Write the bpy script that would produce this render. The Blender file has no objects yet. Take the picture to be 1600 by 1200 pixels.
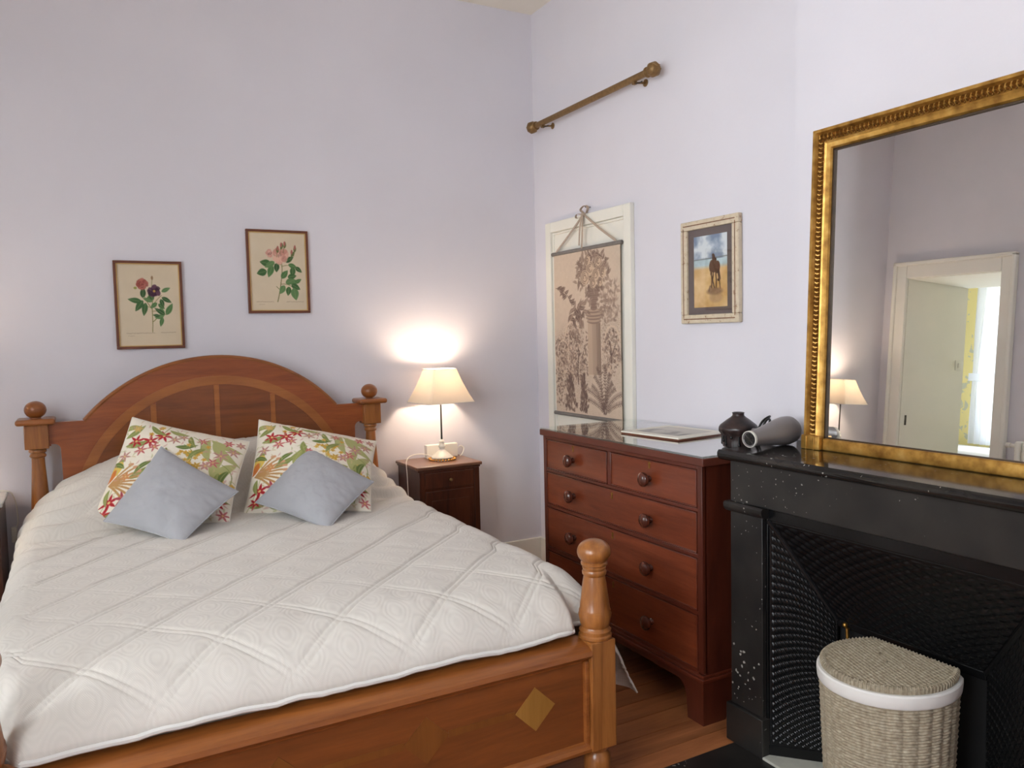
import bpy, bmesh, math, random
import numpy as np
from mathutils import Vector, Matrix
random.seed(7); RNG = np.random.default_rng(7)
scene = bpy.context.scene
COL = scene.collection
PI = math.pi
R = math.radians

# ------------------------------------------------------------------ camera
cam_d = bpy.data.cameras.new('camera'); cam = bpy.data.objects.new('camera', cam_d); COL.objects.link(cam)
scene.camera = cam
YAW, PITCH, ROLL = 0.4992, -0.0632, -0.0225
fwd = Vector((math.sin(YAW)*math.cos(PITCH), math.cos(YAW)*math.cos(PITCH), math.sin(PITCH)))
rt = Vector((math.cos(YAW), -math.sin(YAW), 0)); up = rt.cross(fwd)
r2 = math.cos(ROLL)*rt + math.sin(ROLL)*up; u2 = -math.sin(ROLL)*rt + math.cos(ROLL)*up
m = Matrix((r2, u2, -fwd)).transposed().to_4x4(); m.translation = Vector((-2.5003, -4.2406, 1.4409))
cam.matrix_world = m
cam_d.sensor_fit = 'HORIZONTAL'; cam_d.sensor_width = 36.0; cam_d.lens = 1228.27/1600*36
cam_d.clip_start = 0.02

# ------------------------------------------------------------------ daylight (sky outside the windows)
SKY_STRENGTH = 12.5
world = bpy.data.worlds.new('sky'); scene.world = world; world.use_nodes = True
bg = world.node_tree.nodes['Background']
bg.inputs[0].default_value = (0.90, 0.955, 1.0, 1); bg.inputs[1].default_value = SKY_STRENGTH
def portal(name, loc, rot, sx, sy):
    d = bpy.data.lights.new(name, 'AREA'); d.shape = 'RECTANGLE'; d.size = sx; d.size_y = sy; d.cycles.is_portal = True
    o = bpy.data.objects.new(name, d); COL.objects.link(o); o.location = loc; o.rotation_euler = rot
portal('window_portal', (-4.25, -2.15, 1.92), (0, R(-90), 0), 1.96, 1.3)
portal('window_portal', (-4.25, -4.15, 1.92), (0, R(-90), 0), 1.96, 1.3)
portal('far_window_portal', (-6.78, 0.0, 1.6), (0, R(-90), 0), 1.6, 1.1)
LAMP_STRENGTH = 64.0
vs = scene.view_settings
vs.view_transform = 'Standard'; vs.look = 'None'; vs.gamma = 1.0; vs.use_curve_mapping = False
vs.exposure = 0.52

# ------------------------------------------------------------------ helpers
def lin(c):
    return tuple(((x/255)/12.92 if x/255 <= 0.04045 else ((x/255+0.055)/1.055)**2.4) for x in c)
def lin4(c): return (*lin(c), 1.0)
MATS = {}
class NT:
    def __init__(s, name):
        s.m = bpy.data.materials.new(name); s.m.use_nodes = True; s.t = s.m.node_tree
        s.b = s.t.nodes['Principled BSDF']; MATS[name] = s.m
    def n(s, typ, **kw):
        nd = s.t.nodes.new('ShaderNode'+typ)
        for k, v in kw.items():
            if k in nd.inputs: nd.inputs[k].default_value = v
            else: setattr(nd, k, v)
        return nd
    def l(s, a, b): s.t.links.new(a, b)
    def coord(s, kind='Object', scale=(1,1,1), rot=(0,0,0)):
        tc = s.n('TexCoord'); mp = s.n('Mapping'); mp.inputs['Scale'].default_value = scale; mp.inputs['Rotation'].default_value = rot
        s.l(tc.outputs[kind], mp.inputs['Vector']); return mp.outputs['Vector']
    def ramp(s, fac, stops):
        r = s.n('ValToRGB'); e = r.color_ramp.elements
        while len(e) < len(stops): e.new(0.5)
        for el, (p, c) in zip(e, stops): el.position = p; el.color = c if len(c) == 4 else (*c, 1)
        s.l(fac, r.inputs['Fac']); return r.outputs['Color']
    def bump(s, h, strength=0.2, dist=0.002, prev=None):
        b = s.n('Bump'); b.inputs['Strength'].default_value = strength; b.inputs['Distance'].default_value = dist
        s.l(h, b.inputs['Height'])
        if prev is not None: s.l(prev, b.inputs['Normal'])
        s.l(b.outputs['Normal'], s.b.inputs['Normal']); return b.outputs['Normal']
    def mix(s, a, b, fac, blend='MIX'):
        x = s.n('Mix', data_type='RGBA', blend_type=blend)
        for sock, v in ((x.inputs[6], a), (x.inputs[7], b)):
            if isinstance(v, tuple): sock.default_value = v if len(v) == 4 else (*v, 1)
            else: s.l(v, sock)
        if isinstance(fac, (int, float)): x.inputs[0].default_value = fac
        else: s.l(fac, x.inputs[0])
        return x.outputs[2]
    def math(s, op, a, b=None, c=None):
        x = s.n('Math', operation=op)
        for i, v in enumerate((a, b, c)):
            if v is None: continue
            if isinstance(v, (int, float)): x.inputs[i].default_value = v
            else: s.l(v, x.inputs[i])
        return x.outputs[0]
def plain(name, col, rough=0.5, metal=0.0, spec=0.5, noise=0.0, nscale=8.0, bump=0.0, bscale=200.0, coat=0.0, bdist=0.001):
    t = NT(name); c = lin4(col)
    t.b.inputs['Base Color'].default_value = c; t.b.inputs['Roughness'].default_value = rough
    t.b.inputs['Metallic'].default_value = metal; t.b.inputs['Specular IOR Level'].default_value = spec
    t.b.inputs['Coat Weight'].default_value = coat; t.b.inputs['Coat Roughness'].default_value = 0.12
    if noise:
        v = t.coord(); nz = t.n('TexNoise', Scale=nscale, Detail=5.0); t.l(v, nz.inputs['Vector'])
        d = tuple(x*(1-noise) for x in c[:3]); h = tuple(min(1, x*(1+noise)) for x in c[:3])
        t.l(t.ramp(nz.outputs['Fac'], [(0.3, d), (0.7, h)]), t.b.inputs['Base Color'])
    if bump:
        v = t.coord(); nz = t.n('TexNoise', Scale=bscale, Detail=3.0); t.l(v, nz.inputs['Vector']); t.bump(nz.outputs['Fac'], bump, bdist)
    return t.m
def wood(name, dark, light, axis='x', rough=0.35, scale=3.0, coat=0.25, contrast=(0.3, 0.72), vary=False):
    t = NT(name); st = {'x': (0.16, 1.6, 1.6), 'y': (1.6, 0.16, 1.6), 'z': (1.6, 1.6, 0.16)}[axis]
    v = t.coord(scale=st)
    if vary:
        oi = t.n('ObjectInfo'); ad = t.n('VectorMath', operation='ADD'); t.l(v, ad.inputs[0])
        cx = t.n('CombineXYZ'); k = t.math('MULTIPLY', oi.outputs['Random'], 37.0)
        for i in range(3): t.l(k, cx.inputs[i])
        t.l(cx.outputs[0], ad.inputs[1]); v = ad.outputs[0]
    n1 = t.n('TexNoise', Scale=scale*2.2, Detail=6.0, Roughness=0.6, Distortion=1.2); t.l(v, n1.inputs['Vector'])
    fine = t.n('TexNoise', Scale=scale*22, Detail=4.0, Roughness=0.7); t.l(v, fine.inputs['Vector'])
    s = t.math('ADD', t.math('MULTIPLY', n1.outputs['Fac'], 0.75), t.math('MULTIPLY', fine.outputs['Fac'], 0.25))
    colr = t.ramp(s, [(contrast[0], lin(dark)), (contrast[1], lin(light))])
    if vary:
        f = t.math('ADD', t.math('MULTIPLY', oi.outputs['Random'], 0.5), 0.72)
        cb = t.n('CombineColor'); [t.l(f, cb.inputs[i]) for i in range(3)]
        colr = t.mix(colr, cb.outputs[0], 1.0, 'MULTIPLY')
    t.l(colr, t.b.inputs['Base Color'])
    t.b.inputs['Roughness'].default_value = rough; t.b.inputs['Coat Weight'].default_value = coat; t.b.inputs['Coat Roughness'].default_value = 0.2
    t.bump(fine.outputs['Fac'], 0.12, 0.0008)
    return t.m

class M:
    """collects shapes into one mesh"""
    def __init__(s): s.bm = bmesh.new(); s.boxes = False
    def box(s, x0, x1, y0, y1, z0, z1, bev=0.0, seg=2):
        r = bmesh.ops.create_cube(s.bm, size=1.0); vs_ = r['verts']
        for v in vs_:
            v.co = Vector(((x0+x1)/2+v.co.x*(x1-x0), (y0+y1)/2+v.co.y*(y1-y0), (z0+z1)/2+v.co.z*(z1-z0)))
        s.boxes = True
        if bev > 0:
            ed = list({e for v in vs_ for e in v.link_edges})
            bmesh.ops.bevel(s.bm, geom=ed, offset=bev, segments=seg, affect='EDGES', profile=0.5, clamp_overlap=True)
        return s
    def rings(s, rings, close=True, cap=True):
        vv = [[s.bm.verts.new(p) for p in ring] for ring in rings]; n = len(vv[0])
        for a, b in zip(vv[:-1], vv[1:]):
            for i in range(n if close else n-1):
                j = (i+1) % n; s.bm.faces.new((a[i], a[j], b[j], b[i]))
        if cap and close:
            s.bm.faces.new(vv[0][::-1]); s.bm.faces.new(vv[-1])
        return s
    def lathe(s, prof, c=(0,0,0), axis=(0,0,1), seg=28, cap=True):
        ax = Vector(axis).normalized(); a = ax.orthogonal().normalized(); b = ax.cross(a); c = Vector(c)
        return s.rings([[c+ax*h+(a*math.cos(2*PI*k/seg)+b*math.sin(2*PI*k/seg))*max(r, 1e-4) for k in range(seg)] for r, h in prof], cap=cap)
    def tube(s, pts, r, seg=8, cap=True):
        pts = [Vector(p) for p in pts]; out = []; prev = None
        for i, p in enumerate(pts):
            d = (pts[min(i+1, len(pts)-1)]-pts[max(i-1, 0)]).normalized()
            if prev is None: a = d.orthogonal().normalized()
            else:
                a = (prev-d*prev.dot(d))
                a = a.normalized() if a.length > 1e-6 else d.orthogonal().normalized()
            prev = a; b = d.cross(a); rr = r[i] if isinstance(r, (list, tuple)) else r
            out.append([p+(a*math.cos(2*PI*k/seg)+b*math.sin(2*PI*k/seg))*rr for k in range(seg)])
        return s.rings(out, cap=cap)
    def prism(s, poly, axis, a0, a1):
        def mk(p, t):
            return {'x': (t, p[0], p[1]), 'y': (p[0], t, p[1]), 'z': (p[0], p[1], t)}[axis]
        return s.rings([[mk(p, a0) for p in poly], [mk(p, a1) for p in poly]])
    def ball(s, c, r, sz=1.0, seg=20):
        n = 12
        return s.lathe([(r*math.sin(PI*k/n), -r*sz*math.cos(PI*k/n)) for k in range(n+1)], c, seg=seg)
    def ribbon(s, pts, w, side, th=0.0008):
        side = Vector(side).normalized(); pts = [Vector(p) for p in pts]; out = []
        for i, p in enumerate(pts):
            d = (pts[min(i+1, len(pts)-1)]-pts[max(i-1, 0)]).normalized(); nn = d.cross(side).normalized(); sd = nn.cross(d).normalized()
            out.append([p+sd*w/2+nn*th, p-sd*w/2+nn*th, p-sd*w/2-nn*th, p+sd*w/2-nn*th])
        return s.rings(out)
    def mesh(s, name, mat, smooth=True, angle=38):
        bmesh.ops.recalc_face_normals(s.bm, faces=s.bm.faces[:])
        s.bm.normal_update(); sm = [not (s.boxes and max(abs(f.normal.x), abs(f.normal.y), abs(f.normal.z)) > 0.99995) for f in s.bm.faces]   # flat sides of bevelled boxes stay flat
        me = bpy.data.meshes.new(name); s.bm.to_mesh(me); s.bm.free()
        me.materials.append(MATS[mat])
        if smooth:
            me.set_sharp_from_angle(angle=R(angle)); me.polygons.foreach_set('use_smooth', sm)
        return me
    def build(s, name, mat, parent=None, smooth=True, angle=38, world=True):
        """vertices are in world coordinates unless world=False (then local to the parent)"""
        if parent is not None and world:
            o_ = root_loc(parent); bmesh.ops.translate(s.bm, verts=s.bm.verts[:], vec=-o_)
        return link(name, s.mesh(name, mat, smooth, angle), parent)
def root_loc(o):
    v = Vector(o.location)
    while o.parent: o = o.parent; v += Vector(o.location)
    return v
def link(name, me, parent=None, loc=None):
    o = bpy.data.objects.new(name, me); COL.objects.link(o)
    if parent is not None: o.parent = parent
    if loc is not None: o.location = loc
    return o
def thing(name, label, cat, loc, group=None, rotz=0.0):
    o = bpy.data.objects.new(name, None); COL.objects.link(o); o.location = loc; o.rotation_euler = (0, 0, rotz); o.empty_display_size = 0.1
    return tag(o, label, cat, group)
def tag(o, label, cat, group=None):
    o['label'] = label; o['category'] = cat
    if group: o['group'] = group
    return o
def struct(o, label=None, cat=None):
    o['kind'] = 'structure'
    if label: o['label'] = label
    if cat: o['category'] = cat
    return o
def grid_mesh(name, P, mat, colors=None, uv=None, smooth=True, wrap=False):
    """P: (nv, nu, 3) array of points -> quad grid; colors: (nv, nu, 3) in 0..255 sRGB as a colour attribute"""
    nv, nu = P.shape[:2]; idx = np.arange(nv*nu).reshape(nv, nu)
    if wrap: idx = np.concatenate([idx, idx[:, :1]], 1)
    q = np.stack([idx[:-1, :-1], idx[:-1, 1:], idx[1:, 1:], idx[1:, :-1]], -1).reshape(-1, 4)
    me = bpy.data.meshes.new(name); me.vertices.add(nv*nu); me.vertices.foreach_set('co', P.reshape(-1).astype(np.float32))
    me.loops.add(q.size); me.loops.foreach_set('vertex_index', q.reshape(-1).astype(np.int32))
    me.polygons.add(len(q)); me.polygons.foreach_set('loop_start', np.arange(0, q.size, 4, dtype=np.int32))
    me.update(calc_edges=True); me.validate()
    if colors is not None:
        c = colors.reshape(-1, 3)/255.0; c = np.where(c <= 0.04045, c/12.92, ((c+0.055)/1.055)**2.4)
        a = me.color_attributes.new('Col', 'FLOAT_COLOR', 'POINT'); a.data.foreach_set('color', np.concatenate([c, np.ones((len(c), 1))], 1).reshape(-1).astype(np.float32))
    if uv is not None:
        l = me.uv_layers.new(name='UVMap'); l.data.foreach_set('uv', uv.reshape(-1, 2)[q.reshape(-1)].reshape(-1).astype(np.float32))
    me.materials.append(MATS[mat])
    if smooth: me.polygons.foreach_set('use_smooth', [True]*len(me.polygons))
    return me
def fbm(h, w, cells, seed=0, octaves=4):
    g = np.random.default_rng(seed); out = np.zeros((h, w)); amp = 1.0; tot = 0
    for o in range(octaves):
        c = cells*2**o; ch = max(2, int(c*h/max(h, w))+2); cw = max(2, int(c*w/max(h, w))+2); a = g.random((ch, cw))
        y = np.linspace(0, ch-1.001, h); x = np.linspace(0, cw-1.001, w); yi = y.astype(int); xi = x.astype(int)
        fy = (y-yi)[:, None]; fx = (x-xi)[None]; fy = fy*fy*(3-2*fy); fx = fx*fx*(3-2*fx)
        v = (a[yi][:, xi]*(1-fx)+a[yi][:, xi+1]*fx)*(1-fy)+(a[yi+1][:, xi]*(1-fx)+a[yi+1][:, xi+1]*fx)*fy
        out += v*amp; tot += amp; amp *= 0.5
    return out/tot

class Canvas:
    """a printed sheet: colours for the vertices of a fine grid, drawn with leaves, strokes and dots. x right, y down, width = 1"""
    def __init__(s, w, aspect, base):
        s.w = w; s.h = int(w*aspect); s.a = np.zeros((s.h, s.w, 3)); s.a[:] = base
        s.X = (np.arange(s.w)+0.5)[None, :]/s.w*np.ones((s.h, 1)); s.Y = (np.arange(s.h)+0.5)[:, None]/s.w*np.ones((1, s.w)); s.px = 1.0/s.w
    def blend(s, sl, mask, col, al=1.0):
        mk = np.clip(mask, 0, 1)[..., None]*al; s.a[sl] = s.a[sl]*(1-mk)+np.array(col, float)*mk
    def win(s, x0, x1, y0, y1):
        i0, i1 = max(0, int(x0*s.w)-1), min(s.w, int(x1*s.w)+2); j0, j1 = max(0, int(y0*s.w)-1), min(s.h, int(y1*s.w)+2)
        return (slice(j0, max(j0, j1)), slice(i0, max(i0, i1)))
    def ell(s, x, y, rx, ry, col, rot=0.0, al=1.0, soft=1.0):
        r = max(rx, ry)+s.px*2; sl = s.win(x-r, x+r, y-r, y+r); dx = s.X[sl]-x; dy = s.Y[sl]-y; c, n = math.cos(rot), math.sin(rot)
        u = dx*c+dy*n; v = -dx*n+dy*c; d = np.sqrt((u/rx)**2+(v/ry)**2)
        s.blend(sl, (1-d)*min(rx, ry)/(s.px*soft)+0.5, col, al)
    def leaf(s, x, y, L, W, ang, col, rib=None, bend=0.0, al=1.0):
        r = L+s.px*2; sl = s.win(x-r, x+r, y-r, y+r); dx = s.X[sl]-x; dy = s.Y[sl]-y; c, n = math.cos(ang), math.sin(ang)
        u = dx*c+dy*n; v = -dx*n+dy*c; t = np.clip(u/L, 0, 1); v = v-bend*L*t*(1-t)*4
        hw = W*np.sin(PI*t**0.8)**0.9*0.5
        mk = np.where((u > 0) & (u < L), (hw-np.abs(v))/s.px+0.5, 0); s.blend(sl, mk, col, al)
        if rib is not None: s.blend(sl, np.where((u > 0) & (u < L*.95), (s.px*0.45-np.abs(v))/s.px+0.5, 0), rib, al*0.8)
    def line(s, pts, w, col, al=1.0):
        for (x0, y0), (x1, y1) in zip(pts[:-1], pts[1:]):
            sl = s.win(min(x0, x1)-w, max(x0, x1)+w, min(y0, y1)-w, max(y0, y1)+w); dx, dy = x1-x0, y1-y0; q = dx*dx+dy*dy+1e-12
            t = np.clip(((s.X[sl]-x0)*dx+(s.Y[sl]-y0)*dy)/q, 0, 1); d = np.hypot(s.X[sl]-x0-t*dx, s.Y[sl]-y0-t*dy)
            s.blend(sl, (w/2-d)/s.px+0.5, col, al)
    def star(s, x, y, r, col, n=5, rot=0.0, wid=0.36, rib=None, core=None):
        for k in range(n): s.leaf(x, y, r*random.uniform(.85, 1.1), r*wid, rot+2*PI*k/n, col, rib)
        if core: s.ell(x, y, r*.14, r*.14, core)
def bez(p0, p1, p2, n=12):
    return [((1-t)**2*p0[0]+2*t*(1-t)*p1[0]+t*t*p2[0], (1-t)**2*p0[1]+2*t*(1-t)*p1[1]+t*t*p2[1]) for t in [i/n for i in range(n+1)]]

# ------------------------------------------------------------------ materials
def wall_paint(name, col):
    t = NT(name); v = t.coord(); n1 = t.n('TexNoise', Scale=1.3, Detail=4.0); t.l(v, n1.inputs['Vector'])
    c = lin(col); t.l(t.ramp(n1.outputs['Fac'], [(0.3, tuple(x*0.97 for x in c)), (0.7, tuple(min(1, x*1.03) for x in c))]), t.b.inputs['Base Color'])
    n2 = t.n('TexNoise', Scale=60.0, Detail=4.0); t.l(v, n2.inputs['Vector'])
    t.b.inputs['Roughness'].default_value = 0.75; t.b.inputs['Specular IOR Level'].default_value = 0.25; t.bump(n2.outputs['Fac'], 0.15, 0.003)
wall_paint('wall_paint', (223, 220, 227)); wall_paint('ceiling_paint', (242, 236, 224)); wall_paint('white_paint', (240, 238, 230)); wall_paint('cream_paint', (236, 233, 222))
wood('bed_wood', (108, 56, 22), (172, 104, 48), 'x', 0.34); wood('bed_wood_upright', (116, 66, 26), (182, 118, 60), 'z', 0.3, 5.0)
wood('headboard_wood', (112, 52, 20), (172, 94, 42), 'x', 0.34); wood('headboard_panel_wood', (92, 47, 19), (146, 82, 37), 'x', 0.32, contrast=(0.25, 0.75))
wood('inlay_wood', (134, 76, 30), (178, 110, 52), 'x', 0.34); wood('gold_inlay', (146, 100, 40), (176, 128, 60), 'z', 0.34); wood('brown_inlay', (108, 62, 22), (140, 84, 34), 'z', 0.34)
wood('mahogany', (86, 37, 21), (136, 66, 39), 'y', 0.24, 2.4, 0.4); wood('mahogany_dark', (70, 29, 18), (108, 47, 29), 'y', 0.28, 2.4, 0.3); wood('mahogany_upright', (60, 25, 17), (98, 44, 28), 'z', 0.3, 2.4, 0.3)
wood('walnut', (44, 21, 14), (98, 52, 32), 'z', 0.3, 4.0, 0.3); wood('walnut_top', (92, 58, 42), (140, 98, 74), 'x', 0.3, 3.0, 0.3)
wood('knob_wood', (58, 24, 16), (104, 50, 32), 'z', 0.22, 8.0, 0.5); wood('floor_wood', (124, 70, 38), (184, 120, 76), 'x', 0.42, 2.6, 0.1, vary=True)
plain('mahogany_top', (92, 44, 30), 0.5, noise=0.12, nscale=10)
plain('floor_base', (60, 40, 28), 0.8, noise=0.1)
plain('brass', (176, 138, 72), 0.32, 1.0, noise=0.1, nscale=40); plain('antique_brass', (136, 106, 66), 0.45, 0.6, noise=0.15, nscale=60)
plain('dark_metal', (70, 66, 62), 0.35, 0.8, noise=0.1, nscale=50); plain('white_metal', (222, 218, 208), 0.4, noise=0.06, nscale=60)
plain('white_plastic', (238, 234, 224), 0.35, noise=0.02); plain('black_plastic', (20, 19, 19), 0.35, noise=0.1); plain('black_iron', (20, 20, 21), 0.24, 0.3, noise=0.2, nscale=40, bump=0.15, bscale=180)
plain('matte_black', (9, 8, 8), 0.85, noise=0.2); plain('grey_plastic', (132, 126, 126), 0.36, 0.25, noise=0.03)
plain('marble_grey', (188, 188, 186), 0.18, noise=0.12, nscale=9); plain('plaster', (190, 190, 178), 0.8, noise=0.12, nscale=20, bump=0.3, bscale=60)
plain('grey_rod', (118, 112, 106), 0.5, noise=0.1, nscale=40); plain('taupe_ribbon', (178, 160, 142), 0.7, noise=0.08, nscale=60); plain('dark_mat', (98, 84, 80), 0.8, noise=0.04)
plain('frame_brown', (104, 56, 34), 0.4, noise=0.15, nscale=30); plain('frame_gilt_edge', (196, 160, 96), 0.4, 0.4, noise=0.1)
plain('white_cotton', (222, 220, 216), 0.85, noise=0.03, bump=0.2, bscale=300); plain('far_bed_cover', (236, 238, 244), 0.85, noise=0.02)
plain('gold_beads', (196, 142, 66), 0.35, 0.6, noise=0.2, nscale=80); plain('paper_white', (224, 218, 204), 0.7, noise=0.03); plain('mount_white', (232, 228, 214), 0.6, noise=0.02)
def gilt():
    t = NT('gilt'); v = t.coord(); n1 = t.n('TexNoise', Scale=26.0, Detail=6.0); t.l(v, n1.inputs['Vector'])
    t.l(t.ramp(n1.outputs['Fac'], [(0.3, lin((140, 98, 40))), (0.55, lin((192, 146, 70))), (0.8, lin((216, 176, 104)))]), t.b.inputs['Base Color'])
    t.b.inputs['Metallic'].default_value = 0.65; t.b.inputs['Roughness'].default_value = 0.36; t.bump(n1.outputs['Fac'], 0.15, 0.002)
gilt(); plain('gilt_dark', (132, 88, 34), 0.5, 0.5, noise=0.3, nscale=60); plain('gilt_brown', (70, 52, 34), 0.6, 0.2, noise=0.2, nscale=40)
def marble(name, rough):
    t = NT(name); v = t.coord()
    n1 = t.n('TexNoise', Scale=6.0, Detail=6.0); t.l(v, n1.inputs['Vector'])
    base = t.ramp(n1.outputs['Fac'], [(0.35, lin((24, 23, 23))), (0.75, lin((46, 43, 40)))])
    w = t.n('TexNoise', Scale=30.0, Detail=3.0); t.l(v, w.inputs['Vector'])
    wv = t.n('VectorMath', operation='ADD'); sc = t.n('VectorMath', operation='SCALE'); sc.inputs['Scale'].default_value = 0.03
    t.l(w.outputs['Color'], sc.inputs[0]); t.l(v, wv.inputs[0]); t.l(sc.outputs[0], wv.inputs[1])
    vo = t.n('TexVoronoi', Scale=55.0); t.l(wv.outputs[0], vo.inputs['Vector'])
    n3 = t.n('TexNoise', Scale=3.2, Detail=2.0); t.l(v, n3.inputs['Vector'])
    thr = t.math('MULTIPLY', t.math('SUBTRACT', n3.outputs['Fac'], 0.42), 0.9); thr = t.math('MAXIMUM', thr, 0.0)
    rnd = t.n('SeparateColor'); t.l(vo.outputs['Color'], rnd.inputs[0])
    keep = t.math('GREATER_THAN', rnd.outputs[0], 0.55)
    spot = t.math('MULTIPLY', t.math('LESS_THAN', vo.outputs['Distance'], thr), keep)
    t.l(t.mix(base, lin((168, 164, 156)), t.math('MULTIPLY', spot, 0.8)), t.b.inputs['Base Color'])
    t.b.inputs['Roughness'].default_value = rough
marble('black_marble', 0.38); marble('polished_marble', 0.09)
def fabric(name, col, scale=900.0, strength=0.25, var=0.04):
    t = NT(name); v = t.coord(); c = lin(col); n1 = t.n('TexNoise', Scale=9.0, Detail=5.0); t.l(v, n1.inputs['Vector'])
    t.l(t.ramp(n1.outputs['Fac'], [(0.3, tuple(x*(1-var) for x in c)), (0.7, tuple(x*(1+var) for x in c))]), t.b.inputs['Base Color'])
    n2 = t.n('TexNoise', Scale=scale, Detail=2.0); t.l(v, n2.inputs['Vector']); t.bump(n2.outputs['Fac'], strength, 0.001)
    t.b.inputs['Roughness'].default_value = 0.9; t.b.inputs['Specular IOR Level'].default_value = 0.15; t.b.inputs['Sheen Weight'].default_value = 0.15
fabric('grey_linen', (172, 173, 178), 700, 0.12); fabric('pillow_cotton', (226, 220, 208), 500); fabric('mattress_ticking', (214, 208, 196), 300)
def printed(name, rough=0.8):
    t = NT(name); a = t.n('Attribute', attribute_name='Col'); t.l(a.outputs['Color'], t.b.inputs['Base Color']); t.b.inputs['Roughness'].default_value = rough
    t.b.inputs['Specular IOR Level'].default_value = 0.2
    v = t.coord(); n2 = t.n('TexNoise', Scale=600.0, Detail=2.0); t.l(v, n2.inputs['Vector']); t.bump(n2.outputs['Fac'], 0.12, 0.001)
printed('printed_fabric'); printed('printed_paper', 0.45); printed('printed_canvas', 0.9)
def quilt_mat():
    t = NT('quilt'); tc = t.n('TexCoord'); sx = t.n('SeparateXYZ'); t.l(tc.outputs['UV'], sx.inputs[0])
    nz = t.n('TexNoise', Scale=7.0, Detail=2.0); t.l(tc.outputs['UV'], nz.inputs['Vector'])
    u = t.math('ADD', sx.outputs[0], t.math('MULTIPLY', nz.outputs['Fac'], 0.012)); v = sx.outputs[1]
    cu = t.math('COSINE', t.math('MULTIPLY', u, 2*PI/0.105)); cv = t.math('COSINE', t.math('MULTIPLY', v, 2*PI/0.17))
    f = t.math('ADD', cu, cv); ring = t.math('SINE', t.math('MULTIPLY', f, 8.5))
    her = t.math('SINE', t.math('ADD', t.math('MULTIPLY', u, 1500.0), t.math('MULTIPLY', v, 900.0)))
    h = t.math('ADD', ring, t.math('MULTIPLY', t.math('MULTIPLY', her, t.math('GREATER_THAN', ring, 0.0)), 0.5))
    t.bump(h, 0.14, 0.0012)
    k = t.math('MULTIPLY', t.math('ADD', ring, 1.0), 0.5)
    t.l(t.mix(lin((216, 211, 203)), lin((220, 215, 207)), k), t.b.inputs['Base Color'])
    t.b.inputs['Roughness'].default_value = 0.8; t.b.inputs['Specular IOR Level'].default_value = 0.2; t.b.inputs['Sheen Weight'].default_value = 0.2
quilt_mat()
def shade_mat():
    t = NT('lamp_shade_cloth'); t.b.inputs['Base Color'].default_value = lin4((238, 230, 216)); t.b.inputs['Roughness'].default_value = 0.9
    tr = t.n('BsdfTranslucent'); tr.inputs[0].default_value = lin4((216, 208, 198)); mx = t.n('MixShader'); mx.inputs[0].default_value = 0.45
    v = t.coord(); nz = t.n('TexNoise', Scale=400.0); t.l(v, nz.inputs['Vector']); t.bump(nz.outputs['Fac'], 0.15, 0.001)
    out = t.t.nodes['Material Output']; t.l(t.b.outputs[0], mx.inputs[1]); t.l(tr.outputs[0], mx.inputs[2]); t.l(mx.outputs[0], out.inputs[0])
shade_mat()
def curtain_mat():
    t = NT('sheer_curtain'); t.b.inputs['Base Color'].default_value = lin4((240, 242, 248)); t.b.inputs['Roughness'].default_value = 0.9
    tr = t.n('BsdfTranslucent'); tr.inputs[0].default_value = lin4((235, 240, 250)); mx = t.n('MixShader'); mx.inputs[0].default_value = 0.4
    v = t.coord(); nz = t.n('TexNoise', Scale=300.0); t.l(v, nz.inputs['Vector']); t.bump(nz.outputs['Fac'], 0.1, 0.001)
    out = t.t.nodes['Material Output']; t.l(t.b.outputs[0], mx.inputs[1]); t.l(tr.outputs[0], mx.inputs[2]); t.l(mx.outputs[0], out.inputs[0])
curtain_mat()
def bulb_mat():
    t = NT('bulb_glow'); t.b.inputs['Base Color'].default_value = (1, .9, .75, 1); t.b.inputs['Emission Color'].default_value = (1.0, 0.77, 0.56, 1); t.b.inputs['Emission Strength'].default_value = LAMP_STRENGTH*3
bulb_mat()
def glass_mats():
    t = NT('mirror_glass'); t.b.inputs['Base Color'].default_value = (0.86, 0.88, 0.86, 1); t.b.inputs['Metallic'].default_value = 1.0; t.b.inputs['Roughness'].default_value = 0.0
    v = t.coord(); nz = t.n('TexNoise', Scale=14.0, Detail=6.0); t.l(v, nz.inputs['Vector'])
    t.l(t.ramp(nz.outputs['Fac'], [(0.3, (0.93, 0.95, 0.93)), (0.7, (0.96, 0.97, 0.95))]), t.b.inputs['Base Color'])
    for nm, tint, k0 in (('table_glass', (0.86, 0.92, 0.89, 1), 0.09), ('picture_glass', (1, 1, 1, 1), 0.03)):
        t = NT(nm); g = t.n('BsdfGlossy'); g.inputs['Roughness'].default_value = 0.02; g.inputs[0].default_value = (1, 1, 1, 1)
        tr = t.n('BsdfTransparent'); tr.inputs[0].default_value = tint; lw = t.n('LayerWeight', Blend=0.5); mx = t.n('MixShader')
        fac = t.math('ADD', t.math('MULTIPLY', t.math('POWER', lw.outputs['Facing'], 2.6 if nm == 'table_glass' else 4.5), 0.9), k0)
        out = t.t.nodes['Material Output']; t.l(fac, mx.inputs[0]); t.l(tr.outputs[0], mx.inputs[1]); t.l(g.outputs[0], mx.inputs[2]); t.l(mx.outputs[0], out.inputs[0])
glass_mats()
def distressed():
    t = NT('distressed_cream'); v = t.coord(scale=(1, 1, 1)); n1 = t.n('TexNoise', Scale=34.0, Detail=6.0, Roughness=0.7); t.l(v, n1.inputs['Vector'])
    t.l(t.ramp(n1.outputs['Fac'], [(0.34, lin((150, 112, 84))), (0.42, lin((206, 190, 164))), (0.8, lin((222, 208, 184)))]), t.b.inputs['Base Color']); t.b.inputs['Roughness'].default_value = 0.65
distressed(); plain('distressed_groove', (132, 96, 72), 0.7, noise=0.3, nscale=50)
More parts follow.
